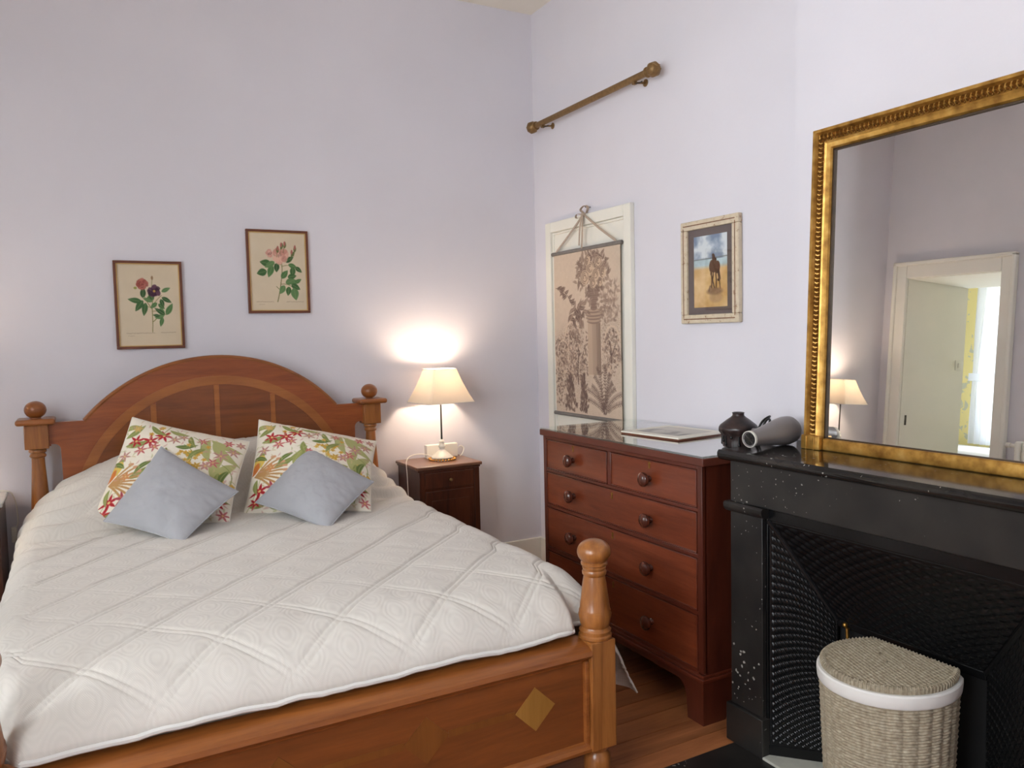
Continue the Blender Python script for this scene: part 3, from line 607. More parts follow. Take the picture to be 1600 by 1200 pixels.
nightstand('bedside_table', 'dark walnut bedside table between bed and corner', -0.967, -0.576, -0.348, -0.02, 0.740, 'walnut_top', 'walnut', 'bedside tables')
nightstand('bedside_table', 'bedside table with grey marble top cut off at left edge', -3.50, -2.825, -0.345, -0.02, 0.780, 'marble_grey', 'walnut', 'bedside tables')

def lamp(label, loc, rot, cord, group):
    o = thing('table_lamp', label, 'lamp', loc, group); c = (0, 0, 0)
    M().lathe([(.060, .008), (.062, .012), (.058, .018), (.045, .028), (.030, .042), (.020, .052), (.015, .056), (.014, .062), (.020, .068), (.021, .074), (.018, .080), (.013, .090), (.012, .096), (.015, .100), (.012, .106), (.006, .112)], c).build('base', 'white_metal', o, world=False)
    M().lathe([(.0055, .110), (.0045, .26), (.0045, .40)], c, seg=14).build('stem', 'dark_metal', o, world=False)
    so = M().lathe([(.012, .385), (.014, .395), (.014, .425), (.010, .430)], c, seg=16).build('socket', 'white_plastic', o, world=False)
    M().lathe([(.010, .428), (.014, .438), (.026, .455), (.030, .470), (.026, .487), (.012, .497), (.001, .499)], c, seg=20).build('bulb', 'bulb_glow', o, world=False)
    def sq(a, z, rr=0.012):
        pts = []
        for k in range(4):
            th = rot+PI/4+k*PI/2; cx, cy = (a-rr)*math.sqrt(2)*math.cos(th), (a-rr)*math.sqrt(2)*math.sin(th)
            for q in np.linspace(-PI/4, PI/4, 5): pts.append((cx+rr*math.cos(th+q), cy+rr*math.sin(th+q), z))
        return pts
    zs_ = np.linspace(.325, .510, 8); A = lambda z: .1425+(.072-.1425)*((z-.325)/.185)-.004*math.sin(PI*(z-.325)/.185)
    sh = M().rings([sq(A(z), z) for z in zs_]+[sq(A(z)-.0015, z) for z in zs_[::-1]], cap=False).build('shade', 'lamp_shade_cloth', o, world=False, angle=60)
    for z in (.325, .510): M().tube(sq(A(z), z)+[sq(A(z), z)[0]], .0022, 6).build('rim', 'white_cotton', sh, world=False)
    s = M()
    for k in range(2):
        th = rot+k*PI/2+PI/4; s.tube([(.096*math.cos(th), .096*math.sin(th), .507), (0, 0, .432), (-.096*math.cos(th), -.096*math.sin(th), .507)], .0014, 6)
    s.build('shade_carrier', 'dark_metal', o, world=False)
    M().tube(cord, .0026, 8).build('cord', 'white_plastic', o, world=False)
    return o
def smooth_path(pts, n=8):
    P = [Vector(p) for p in pts]; out = []
    for i in range(len(P)-1):
        a, b, c, d = P[max(i-1, 0)], P[i], P[i+1], P[min(i+2, len(P)-1)]
        for k in range(n):
            t = k/n; out.append(0.5*((2*b)+(c-a)*t+(2*a-5*b+4*c-d)*t*t+(3*b-a-3*c+d)*t**3))
    out.append(P[-1]); return [tuple(p) for p in out]
gL = 'matching bedside lamps'
lamp('lit table lamp with square shade on the walnut bedside table', (-0.739, -0.165, 0.745), R(5), smooth_path([(-.055, .0, .016), (-.10, .035, .032), (-.17, .02, .034), (-.222, -.02, .012), (-.236, -.06, -.08), (-.238, -.08, -.30), (-.235, -.07, -.6)]), gL)
l2 = lamp('lit table lamp by the other side of the bed, seen in the mirror', (-3.25, -0.16, 0.780), R(-4), smooth_path([(.055, 0, .016), (.2, .05, .012), (.40, .10, .01), (.445, .118, -.03), (.455, .122, -.14), (.44, .122, -.19), (.435, .12, -.30), (.43, .10, -.6)]), gL)
M().box(.427, .449, .108, .130, -.235, -.165, .004).build('inline_switch', 'white_plastic', l2, world=False)
co = thing('beaded_coaster', 'gold beaded coaster under the lamp', 'coaster', (-0.739, -0.165, 0.740))
M().lathe([(.066, 0), (.068, .002), (.066, .005), (.001, .005)], (0, 0, 0)).build('mat', 'white_cotton', co, world=False)
b = M()
for k in range(26): a = 2*PI*k/26; b.ball((.073*math.cos(a), .073*math.sin(a), .0068), .0072, .8, 10)
b.build('bead_rim', 'gold_beads', co, world=False)
bx = thing('adapter_box', 'white plastic box with looped cable behind the lamp', 'box', (-0.703, -0.075, 0.740))
M().box(-.10, .095, -.020, .020, 0.0, .078, .005).build('case', 'white_plastic', bx, world=False)
M().tube(smooth_path([(.094, -.012, .045), (.112, -.02, .060), (.130, -.025, .045), (.120, -.03, .018), (.098, -.04, .004)]), .0024, 7).build('cable', 'white_plastic', bx, world=False)

# ------------------------------------------------------------------ pictures
def panel_print(name, art, P, parent, mat='printed_paper'):
    return link(name, grid_mesh(name, P, mat, colors=art), parent)
def back_wall_picture(label, x0, x1, z0, z1, art, tilt=0.0):
    """hangs on the back wall (faces -y)"""
    cx, cz = (x0+x1)/2, (z0+z1)/2; o = thing('framed_print', label, 'picture', (cx, -0.0, z0), 'botanical prints over the bed'); w, h = (x1-x0), (z1-z0); f = .0125
    for a in ((-w/2, w/2, -.020, -.002, h-f, h), (-w/2, w/2, -.020, -.002, 0, f), (-w/2, -w/2+f, -.020, -.002, f, h-f), (w/2-f, w/2, -.020, -.002, f, h-f)): M().box(*a, .002).build('frame_bar', 'frame_brown', o, world=False)
    g = .004
    for a in ((-w/2+f, w/2-f, -.0175, -.008, h-f-g, h-f), (-w/2+f, w/2-f, -.0175, -.008, f, f+g), (-w/2+f, -w/2+f+g, -.0175, -.008, f, h-f), (w/2-f-g, w/2-f, -.0175, -.008, f, h-f)): M().box(*a).build('gilt_slip', 'frame_gilt_edge', o, world=False)
    nh, nw = art.shape[:2]; xs = np.linspace(-w/2+f, w/2-f, nw); zs = np.linspace(h-f, f, nh)
    X, Z = np.meshgrid(xs, zs); panel_print('print', art, np.stack([X, np.full_like(X, -.010), Z], -1), o)
    M().box(-w/2+f, w/2-f, -.006, -.001, f, h-f).build('backing', 'paper_white', o, world=False)
    return o
PAP = (214, 198, 172)
def scribble(c, x0, x1, y, n, col=(150, 128, 108)):
    x = x0
    while x < x1:
        d = random.uniform(.006, .014); c.line([(x, y+random.uniform(-.006, .006)), (x+d, y+random.uniform(-.006, .006))], .0045, col, .7); x += d
def rose(c, x, y, r, cols):
    for k in range(26):
        a = random.random()*2*PI; q = r*math.sqrt(random.random())*.75; c.ell(x+q*math.cos(a), y+q*math.sin(a), r*.36, r*.24, random.choice(cols), a+1.2, .8)
    for k in range(10):
        a = random.random()*2*PI; q = r*.5*random.random(); c.line(bez((x+q*math.cos(a), y+q*math.sin(a)), (x+q*math.cos(a+.5)*1.3, y+q*math.sin(a+.5)*1.3), (x+q*math.cos(a+1), y+q*math.sin(a+1))), .005, tuple(v*.7 for v in cols[0]), .6)
def leaflet(c, x, y, L, a, w=.55):
    g = random.choice([(70, 104, 62), (84, 122, 74), (58, 90, 54), (98, 132, 84)]); c.leaf(x, y, L, L*w, R(a), g, (130, 150, 104))
def botanical_a():
    c = Canvas(130, 1.36, PAP); c.a += (fbm(c.h, c.w, 5, 2)[..., None]-.5)*10; st = (120, 118, 66)
    c.line(bez((.53, 1.12), (.545, .9), (.54, .72)), .011, st); c.line(bez((.54, .72), (.56, .55), (.57, .42)), .009, st); c.line(bez((.54, .74), (.44, .62), (.38, .40)), .009, st); c.line(bez((.55, .95), (.60, .90), (.63, .88)), .010, st); c.line(bez((.54, .72), (.48, .72), (.42, .66)), .006, st)
    c.line(bez((.54, .70), (.62, .58), (.70, .52)), .007, st); c.line(bez((.54, .78), (.66, .76), (.76, .84)), .007, st)
    for x, y, L, a, w in ((.38, .62, .22, 190, .4), (.40, .60, .22, 125, .45), (.40, .56, .18, 275, .5), (.44, .64, .22, 100, .42), (.46, .60, .14, 320, .5), (.55, .62, .16, 200, .42), (.56, .60, .17, 250, .5), (.70, .46, .16, 335, .42), (.66, .52, .16, 245, .5), (.70, .55, .18, 30, .4), (.68, .58, .14, 70, .5), (.62, .64, .14, 140, .5), (.64, .66, .13, 40, .5), (.76, .84, .22, 300, .42), (.72, .86, .16, 250, .5), (.74, .84, .2, 215, .35), (.72, .86, .15, 170, .5), (.70, .88, .16, 105, .42), (.66, .86, .12, 190, .42)): leaflet(c, x, y, L, a, w)
    rose(c, .40, .34, .105, [(170, 96, 84), (186, 112, 98), (150, 78, 70)]); rose(c, .585, .45, .115, [(84, 52, 74), (104, 70, 88), (66, 40, 58)]); c.ell(.585, .45, .02, .02, (190, 150, 80))
    c.line([(.55, .36), (.56, .24)], .007, st); c.ell(.56, .235, .018, .034, (150, 120, 90)); c.ell(.29, .40, .025, .02, (150, 150, 80))
    scribble(c, .12, .56, 1.135, 40); scribble(c, .66, .90, 1.13, 20); scribble(c, .14, .24, 1.18, 10, (176, 156, 132)); return np.clip(c.a, 0, 255)
def botanical_b():
    c = Canvas(130, 1.345, PAP); c.a += (fbm(c.h, c.w, 5, 9)[..., None]-.5)*10; st = (112, 112, 66)
    c.line(bez((.47, 1.18), (.52, 1.0), (.54, .85)), .014, st); c.line(bez((.54, .85), (.58, .65), (.56, .50)), .011, st); c.line([(.50, .96), (.46, .92)], .010, st); c.line(bez((.56, .58), (.70, .52), (.84, .62)), .008, st); c.line(bez((.55, .88), (.68, .86), (.80, .98)), .008, st); c.line(bez((.55, .55), (.42, .52), (.32, .58)), .008, st)
    for x, y, L, a, w in ((.38, .54, .20, 190, .6), (.40, .56, .22, 110, .5), (.30, .66, .18, 165, .7), (.48, .52, .16, 95, .6), (.44, .50, .2, 150, .5), (.62, .50, .18, 330, .5), (.68, .54, .16, 20, .5), (.80, .58, .15, 40, .5), (.76, .58, .18, 95, .55), (.55, .78, .18, 310, .55), (.66, .76, .16, 350, .6), (.68, .82, .18, 10, .5), (.62, .86, .18, 340, .6), (.72, .88, .18, 30, .55), (.60, .90, .17, 120, .6), (.68, .92, .16, 100, .6), (.76, .94, .22, 80, .62), (.78, .86, .14, 330, .5)): leaflet(c, x, y, L, a, w)
    rose(c, .56, .40, .165, [(214, 164, 146), (224, 180, 160), (196, 138, 124)]); rose(c, .36, .36, .075, [(204, 148, 134), (218, 170, 152)])
    for x, y, a in ((.50, .28, 270), (.56, .22, 285), (.62, .20, 280), (.74, .34, 300), (.80, .26, 275)):
        c.line([(x-.02, y+.14), (x, y)], .008, st); c.leaf(x, y+.07, .12, .05, R(a), (104, 112, 70)); c.ell(x+.005, y-.01, .018, .04, (172, 104, 96), .1)
    scribble(c, .10, .40, 1.18, 40); scribble(c, .62, .92, 1.18, 20); scribble(c, .14, .24, 1.225, 10, (176, 156, 132)); return np.clip(c.a, 0, 255)
back_wall_picture('framed botanical print of purple and dusty red roses', -2.352, -2.047, 1.410, 1.836, botanical_a())
back_wall_picture('framed botanical print of a pale pink rose', -1.734, -1.416, 1.579, 2.012, botanical_b())

def rider():
    c = Canvas(90, 1.72, (206, 178, 132)); n1 = fbm(c.h, c.w, 5, 4, 5); n2 = fbm(c.h, c.w, 8, 12, 5); v = c.Y/1.72
    sky = np.array((214, 220, 222))*(1-np.clip((n1-.48)*4, 0, 1)[..., None]*.9)+np.array((112, 130, 156))*np.clip((n1-.48)*4, 0, 1)[..., None]*.9
    sea = np.array((176, 196, 200))+(n2[..., None]-.5)*70; sand = np.array((206, 168, 112))+(n1[..., None]-.5)*np.array((60, 80, 100))
    a = np.where((v < .335)[..., None], sky, np.where((v < .43)[..., None], sea, sand)); k = np.clip((v-.41)/.06, 0, 1)[..., None]; a = np.where((v > .40)[..., None], sea*(1-k)+sand*k, a); c.a = a.copy()
    c.line([(0, .565), (.5, .555), (1, .54)], .022, (104, 112, 104), .8)
    B = (92, 62, 44); D = (70, 46, 36)
    c.ell(.60, .56, .045, .10, D); c.ell(.585, .49, .035, .04, (74, 56, 44)); c.ell(.63, .60, .06, .055, D); c.ell(.60, .75, .13, .15, B); c.ell(.70, .78, .09, .15, B, .1); c.ell(.53, .74, .06, .14, B, .1); c.ell(.53, .92, .03, .05, B)
    c.line([(.53, .88), (.55, 1.05), (.54, 1.26)], .035, B); c.line([(.60, .88), (.57, 1.08), (.62, 1.26)], .032, D); c.line([(.66, .9), (.68, 1.08), (.67, 1.26)], .035, B); c.line([(.74, .85), (.77, 1.05), (.74, 1.08)], .065, D); c.line([(.76, 1.0), (.79, 1.28)], .03, B)
    c.ell(.63, 1.34, .22, .085, (128, 96, 74), 0, .85, 4); c.line([(.50, 1.22), (.46, 1.32)], .05, (120, 90, 70), .8); c.ell(.66, 1.48, .19, .13, (160, 126, 92), 0, .55, 5)
    return np.clip(c.a, 0, 255)
rp = thing('framed_painting', 'cream distressed frame with a horse rider on a beach', 'picture', (0, -1.560, 1.471)); hh, ww, f = .466, .368, .040
for k, a in enumerate(((-.028, -.002, -ww/2, ww/2, hh-f, hh), (-.028, -.002, -ww/2, ww/2, 0, f), (-.028, -.002, -ww/2, -ww/2+f, f, hh-f), (-.028, -.002, ww/2-f, ww/2, f, hh-f))):
    br = M().box(*a, .005, 3).build('frame_bar', 'distressed_cream', rp, world=False)
    cy, cz = (a[2]+a[3])/2, (a[4]+a[5])/2
    (M().box(-.0288, -.027, a[2]+.02, a[3]-.02, cz-.0025, cz+.0025) if k < 2 else M().box(-.0288, -.027, cy-.0025, cy+.0025, a[4]-.01, a[5]+.01)).build('worn_groove', 'distressed_groove', br, world=False)
M().box(-.014, -.002, -ww/2+f-.001, ww/2-f+.001, f-.001, hh-f+.001).build('mount', 'dark_mat', rp, world=False)
art = rider(); nh, nw = art.shape[:2]; Y, Z = np.meshgrid(np.linspace(.106, -.106, nw), np.linspace(hh-.073, .072, nh))
panel_print('painting', art, np.stack([np.full_like(Y, -.0152), Y, Z], -1), rp)
M().box(-.0185, -.0170, -ww/2+f, ww/2-f, f, hh-f).build('glass', 'picture_glass', rp, world=False)

def engraving():
    asp = 1.44; c = Canvas(210, asp, (206, 187, 167)); rs = random.Random(11); c.a += (fbm(c.h, c.w, 60, 1, 2)[..., None]-.5)*8
    I1, I2, I3 = (112, 92, 84), (140, 118, 106), (168, 144, 128)
    X, Y = c.X, c.Y/asp
    def foliage(x0, x1, y0, y1, dens, seed, col, cells=26, soft=.10):
        n = fbm(c.h, c.w, cells, seed, 3); sh = fbm(c.h, c.w, 6, seed+50, 3)
        d = np.minimum(np.minimum(X-x0, x1-X), np.minimum(Y-y0, y1-Y))/soft+(sh-.5)*2.0
        rid = np.abs(np.sin(n*34)); mk = np.clip(d, 0, 1)*np.clip((dens-rid)*3+.2, 0, 1); c.blend((slice(None), slice(None)), mk, col, .75)
    foliage(.02, .52, .44, .84, .45, 3, I2, 20); foliage(.22, .50, .40, .62, .5, 5, I2, 20); foliage(.70, 1.0, .18, .46, .30, 7, I3, 26); foliage(.72, 1.0, .42, .70, .5, 9, I2, 16); foliage(.0, .5, .62, .95, .4, 21, I3, 24); foliage(.70, 1.0, .66, .90, .3, 23, I3, 30); foliage(.0, 1.0, .93, 1.0, .3, 33, I3, 40, .04)
    def cluster0(cx, cy, rx, ry, n, L, cols, al):
        for _ in range(n):
            a = rs.random()*6.28; q = math.sqrt(rs.random()); c.leaf(cx+rx*q*math.cos(a), (cy+ry*q*math.sin(a))*asp, L*rs.uniform(.6, 1.2), L*.4, rs.random()*6.28, rs.choice(cols), None, .15, al)
    for cx, cy, rx, ry, n in ((.12, .60, .11, .10, 130), (.30, .56, .14, .09, 160), (.36, .47, .12, .07, 110), (.16, .74, .15, .10, 170), (.38, .70, .13, .10, 150), (.50, .62, .05, .14, 60), (.86, .56, .11, .09, 130), (.93, .64, .07, .05, 60), (.82, .70, .1, .04, 50), (.10, .88, .10, .07, 60)): cluster0(cx, cy, rx, ry, n, .038, [I1, I2, I2, I3, (206, 182, 158)], .7)
    cluster0(.86, .27, .12, .07, 70, .05, [I3, I3, I2], .55); cluster0(.86, .37, .12, .06, 80, .05, [I3, I2], .55)
    for cx, cy, r in ((.88, .54, .10), (.30, .52, .12), (.14, .62, .1)): c.line([(cx+r*math.cos(a), cy*asp+r*1.2*math.sin(a)) for a in np.linspace(3.3, 6.2, 14)], .012, (214, 192, 168), .8)
    def cluster(cx, cy, rx, ry, n, L, col=I1, al=.85):
        for _ in range(n):
            a = rs.random()*6.28; q = math.sqrt(rs.random()); c.leaf(cx+rx*q*math.cos(a), (cy+ry*q*math.sin(a))*asp, L*rs.uniform(.6, 1.2), L*.34, rs.random()*6.28, rs.choice([col, I2, col]), (206, 182, 158), .1, al)
    # twigs on the left
    for k in range(14): t = k/13; c.leaf(.05+.24*t, (.215+.10*t*t)*asp, .075, .03, R(rs.choice([60, 110, 20, 150, -20])), I1, (206, 182, 158), .1, .85)
    c.line(bez((.03, .21*asp), (.2, .21*asp), (.30, .33*asp)), .005, I1)
    cluster(.38, .385, .12, .04, 22, .10); cluster(.40, .345, .08, .03, 10, .11)
    # fluted column
    xs0, xs1 = .545, .715
    sl = c.win(xs0, xs1, .44*asp, .735*asp); c.blend(sl, np.ones_like(c.X[sl]), (198, 174, 150), .9)
    for k in range(9):
        x = xs0+.004+(xs1-xs0-.008)*k/8; c.line([(x, .44*asp), (x+.004, .735*asp)], .006+.009*(k/8), [I3, I2, I1][min(2, k//3)], .85)
    for y, w_, h_ in ((.425, .10, .016), (.405, .115, .014), (.385, .125, .016), (.365, .10, .014)): c.ell(.63, y*asp, w_, h_*asp, I2, 0, .9); c.ell(.625, (y-.003)*asp, w_*.9, h_*asp*.55, (190, 166, 144), 0, .8)
    for y, w_ in ((.345, .05), (.325, .045), (.30, .065), (.275, .085), (.25, .09), (.23, .10)): c.ell(.63, y*asp, w_, .018*asp, I2, 0, .9); c.line([(.63-w_*.8, y*asp), (.63+w_*.8, y*asp)], .005, I1, .7)
    cluster(.54, .30, .05, .06, 14, .06); cluster(.74, .31, .06, .05, 16, .06, I2)
    # bouquet
    cluster(.61, .125, .23, .10, 120, .075); cluster(.61, .10, .20, .08, 60, .07, I1); cluster(.45, .19, .08, .04, 14, .07)
    for x, y, r in ((.58, .115, .06), (.50, .165, .065), (.66, .155, .055), (.70, .085, .05), (.54, .065, .045), (.62, .20, .05), (.76, .15, .045), (.72, .20, .04)):
        c.ell(x, y*asp, r, r*.95, (200, 176, 152)); 
        for q in (.8, .55, .3): c.line([(x+r*q*math.cos(a), y*asp+r*q*math.sin(a)) for a in np.linspace(rs.random()*3, rs.random()*3+4.6, 14)], .006, I1, .8)
    # tree trunks, topiary and fern
    c.line(bez((.38, .80*asp), (.36, .7*asp), (.40, .60*asp)), .016, I1, .8); c.line(bez((.44, .72*asp), (.42, .66*asp), (.47, .6*asp)), .010, I2, .8); c.line(bez((.86, .66*asp), (.88, .6*asp), (.84, .54*asp)), .012, I1, .7); c.line(bez((.87, .62*asp), (.92, .58*asp), (.93, .54*asp)), .009, I1, .7)
    for cx, w_, y0 in ((.25, .10, .76), (.46, .07, .75)):
        for _ in range(150):
            t = rs.random(); y = y0+(.975-y0)*t; c.leaf(cx+rs.uniform(-1, 1)*w_*(.25+.75*t), y*asp, .045, .018, R(rs.uniform(220, 320)), rs.choice([I1, I1, I2]), None, 0, .8)
    for k in range(11):
        a = R(-165+k*150/10); L = rs.uniform(.26, .42); bx_, by_ = .76+rs.uniform(-.02, .02), .965*asp; ex, ey = bx_+L*math.cos(a)*.85, by_-abs(L*math.sin(a))-.02
        path = bez((bx_, by_), (bx_+(ex-bx_)*.25, by_+(ey-by_)*.8), (ex, ey), 16); c.line(path, .006, I1, .85)
        for (xa, ya), (xb, yb) in zip(path[2:-1], path[3:]):
            d = math.atan2(yb-ya, xb-xa)
            for s in (-1, 1): c.leaf(xa, ya, .032, .011, d+s*1.0, rs.choice([I1, I2]), None, 0, .8)
    return np.clip(c.a, 0, 255)
sc = thing('hanging_scroll', 'beige hanging scroll engraved with a column and urn of flowers', 'wall hanging', (0, -0.578, 0.955))
def W(y, z, x=-.024): return (x, y+0.578, z-0.955)
art = engraving(); nh, nw = art.shape[:2]; Y, Z = np.meshgrid(np.linspace(-.252, -.905, nw), np.linspace(1.900, .965, nh))
XX = -.0235-.003*np.sin((1.9-Z)/.935*PI)-.002*np.cos((Y+.58)*6)
link('canvas', grid_mesh('canvas', np.stack([XX, Y+.578, Z-.955], -1), 'printed_canvas', colors=art), sc).modifiers.new('t', 'SOLIDIFY').thickness = .0012
for nm, z in (('top_rod', 1.905), ('bottom_rod', .968)): M().lathe([(.009, -.343), (.011, -.341), (.011, .341), (.009, .343)], W(-.578, z, -.024), (0, 1, 0), 14).build(nm, 'grey_rod', sc, world=False)
for nm, pts in (('ribbon', [W(-.588, 2.092, -.036), W(-.44, 2.0, -.034), W(-.285, 1.912, -.030)]), ('ribbon', [W(-.588, 2.092, -.036), W(-.73, 2.0, -.034), W(-.875, 1.916, -.030)]), ('ribbon_tail', smooth_path([W(-.58, 2.092, -.042), W(-.565, 2.02, -.046), W(-.548, 1.925, -.042)])), ('ribbon_tail', smooth_path([W(-.588, 2.092, -.042), W(-.592, 2.01, -.048), W(-.588, 1.905, -.052)]))):
    M().ribbon(pts, .013, (0, 1, .35)).build(nm, 'taupe_ribbon', sc, world=False)
M().ribbon(smooth_path([W(-.588, 2.092), W(-.575, 2.118, -.045), W(-.605, 2.137, -.04), W(-.622, 2.125, -.03), W(-.60, 2.098)]), .016, (1, 0, .2)).build('hanging_loop', 'taupe_ribbon', sc, world=False)
M().ribbon(smooth_path([W(-.588, 2.09), W(-.55, 2.098, -.05), W(-.525, 2.085, -.045), W(-.535, 2.078, -.036), W(-.585, 2.088)]), .012, (1, 0, .3)).build('bow_loop', 'taupe_ribbon', sc, world=False)
M().box(-.046, -.030, -.02, .004, 2.084-.955, 2.100-.955, .004).build('knot', 'taupe_ribbon', sc, world=False)
M().tube([W(-.606, 2.130, 0.0), W(-.606, 2.128, -.034), W(-.606, 2.136, -.040)], .0022, 8).build('nail', 'dark_metal', sc, world=False)

# ------------------------------------------------------------------ curtain pole
cr = thing('curtain_pole', 'short brass curtain pole with ball finials high on the wall', 'curtain pole', (0, -0.66, 2.672)); ox = -.070
M().lathe([(.0165, -.535), (.0165, .50)], (ox, 0, 0), (0, 1, 0), 20).build('rod', 'antique_brass', cr, world=False)
for s, y in ((1, .50), (-1, -.535)):
    fn = M().lathe([(.022, 0), (.025, .004), (.025, .010), (.018, .014), (.016, .020), (.024, .026)]+[(.034*math.sin(a), .052-.034*math.cos(a)) for a in np.linspace(.7, PI, 14)], (ox, y, 0), (0, s, 0), 24).build('finial', 'antique_brass', cr, world=False)
    rb = M()
    for q in range(8): a = q*PI/4; rb.tube([(ox+.034*math.sin(t)*math.cos(a)*1.01, y+s*(.052-.034*math.cos(t)*1.01), .034*math.sin(t)*math.sin(a)*1.01) for t in np.linspace(.9, 2.9, 8)], .0022, 5)
    rb.build('reeding', 'antique_brass', fn, world=False)
for y in (.43, -.44):
    b = M(); b.tube([(0, y, -.012), (-.05, y, -.018), (ox, y, -.020)], .005, 10); b.lathe([(.018, 0), (.018, -.004), (.008, -.008)], (0, y, -.012), (1, 0, 0), 18); b.box(ox-.010, ox+.010, y-.010, y+.010, -.030, -.014, .003)
    bk = b.build('bracket', 'antique_brass', cr, world=False)
    M().tube([(ox, y-.012*0, -.026), (ox-.004, y-.05, -.034), (ox, y-.062, -.030)], .003, 8).build('end_ring_screw', 'dark_metal', bk, world=False)

# ------------------------------------------------------------------ chest of drawers
DX, DY0, DY1 = -0.578, -1.016, -2.118
ch = thing('chest_of_drawers', 'mahogany chest of drawers with round wooden knobs', 'chest of drawers', (-0.30, -1.567, 0))
M().box(DX+.012, -0.02, DY1, DY0, .165, .955, .002).build('carcass', 'mahogany_upright', ch)
M().box(-.590, -.015, -2.135, -1.002, .955, .984, .004, 3).build('top', 'mahogany_top', ch)
for y0, y1 in ((DY1, DY1+.026), (DY0-.024, DY0)): M().box(DX, DX+.02, y0, y1, .19, .955, .002).build('stile', 'mahogany_upright', ch)
for z0, z1 in ((.940, .955), (.784, .797), (.614, .629), (.403, .417), (.180, .194)): M().box(DX+.001, DX+.02, DY1+.026, DY0-.024, z0, z1, .0015).build('rail', 'mahogany_dark', ch)
M().box(DX+.001, DX+.02, -1.560, -1.538, .797, .940, .0015).build('divider', 'mahogany_dark', ch)
knob_me = M().lathe([(.012, .0), (.013, -.004), (.010, -.010), (.010, -.014), (.018, -.019), (.0265, -.026), (.029, -.033), (.027, -.040), (.018, -.046), (.006, -.0475), (.001, -.0475)], (0, 0, 0), (1, 0, 0), 28).mesh('knob', 'knob_wood')
esc_me = M().prism([(-.005, -.012), (.005, -.012), (.004, .002), (.007, .008), (.004, .014), (-.004, .014), (-.007, .008), (-.004, .002)], 'x', -.0012, 0).mesh('escutcheon', 'brass', False)
def drawer(y0, y1, z0, z1, knobs, esc):
    cy, cz = (y0+y1)/2, (z0+z1)/2
    d = M().box(DX+.0025, DX+.02, y0+.003, y1-.003, z0+.003, z1-.003, .001).build('drawer', 'mahogany', ch)
    w_ = .005
    bd = M(); bd.box(DX-.0015, DX+.01, y0+.002, y1-.002, z1-.002-w_, z1-.002, .0015); bd.box(DX-.0015, DX+.01, y0+.002, y1-.002, z0+.002, z0+.002+w_, .0015); bd.box(DX-.0015, DX+.01, y0+.002, y0+.002+w_, z0+.002, z1-.002, .0015); bd.box(DX-.0015, DX+.01, y1-.002-w_, y1-.002, z0+.002, z1-.002, .0015)
    bd.build('cock_bead', 'mahogany_dark', d)
    org = root_loc(d)
    for y in knobs: link('knob', knob_me, d, Vector((DX+.003, y, cz-.004))-org)
    for y, z in esc: link('escutcheon', esc_me, d, Vector((DX+.0025, y, z))-org)
ya, yb_ = DY1+.026, DY0-.024
drawer(-1.538, yb_, .797, .940, [-1.272], [(-1.272, .917)]); drawer(ya, -1.560, .797, .940, [-1.818], [(-1.818, .917)])
for z0, z1 in ((.629, .784), (.417, .614), (.194, .403)): drawer(ya, yb_, z0, z1, [-1.276, -1.822], [(-1.567, z1-.03)])
bm_ = M(); bm_.prism([(DX+.02, .160), (DX-.012, .160), (DX-.012, .170), (DX-.004, .176), (DX-.002, .184), (DX+.02, .184)][::-1], 'y', DY1-.010, DY0+.010)
bm_ = M(); bm_.box(DX-.010, -.02, DY1-.010, DY0+.010, .158, .172, .003); bm_.box(DX-.004, -.02, DY1-.004, DY0+.004, .172, .184, .004); bm_.build('base_moulding', 'mahogany_dark', ch)
def foot_poly(a, s):   # bracket foot on the front, a = outer edge, s = direction inwards
    pts = [(a, 0.0), (a+s*.085, 0.0)]
    for t in np.linspace(0, PI/2, 8): pts.append((a+s*(.085+.004+.05*(1-math.cos(t))), .06+.075*math.sin(t)))
    return pts+[(a+s*.28, .135), (a+s*.28, .160), (a, .160)]
for a, s in ((DY1-.006, 1), (DY0+.006, -1)):
    ft = M().prism(foot_poly(a, s), 'x', DX-.006, DX+.018).build('bracket_foot', 'mahogany_upright', ch)
    y0, y1 = sorted((a, a+s*.022)); M().prism([(DX+.018, 0), (DX+.10, 0), (DX+.13, .06), (DX+.17, .12), (-.02, .125), (-.02, .160), (DX+.018, .160)], 'y', y0, y1).build('side_skirt', 'mahogany_upright', ft)
    M().box(-.10, -.02, y0, y1, 0.0, .13).build('back_foot', 'mahogany_upright', ft)
M().box(DX-.002, DX+.016, DY1+.26, DY0-.26, .135, .160).build('apron', 'mahogany_upright', ch)
tag(M().box(-.588, -.018, -2.133, -1.004, .9842, .9915, .001).build('glass_sheet', 'table_glass'), 'sheet of glass lying on top of the chest of drawers', 'glass sheet')

# ------------------------------------------------------------------ things on the chest
pr = thing('flat_picture', 'cream framed landscape print lying on the glass top', 'picture', (-0.26, -1.59, 0.9917), rotz=R(5.5)); w_, h_ = .345, .300
M().box(-h_/2, h_/2, -w_/2, w_/2, 0, .006, .001).build('backboard', 'frame_brown', pr, world=False); M().box(-h_/2, h_/2, -w_/2, w_/2, .006, .0125, .002).build('mount', 'mount_white', pr, world=False)
c = Canvas(110, .80, (206, 202, 192)); n1 = fbm(c.h, c.w, 5, 77, 5); vv = c.Y/.80
hill = np.clip((vv-.45-.25*(fbm(c.h, c.w, 3, 5, 3)-.5))*8, 0, 1); c.blend((slice(None), slice(None)), hill*np.clip(n1*2.2-.5, 0, 1), (120, 116, 112), .85); c.blend((slice(None), slice(None)), (vv > .8)*.5, (190, 186, 176), .8)
c.line([(.03, .03), (.97, .03), (.97, .77), (.03, .77), (.03, .03)], .008, (150, 144, 134), .8)
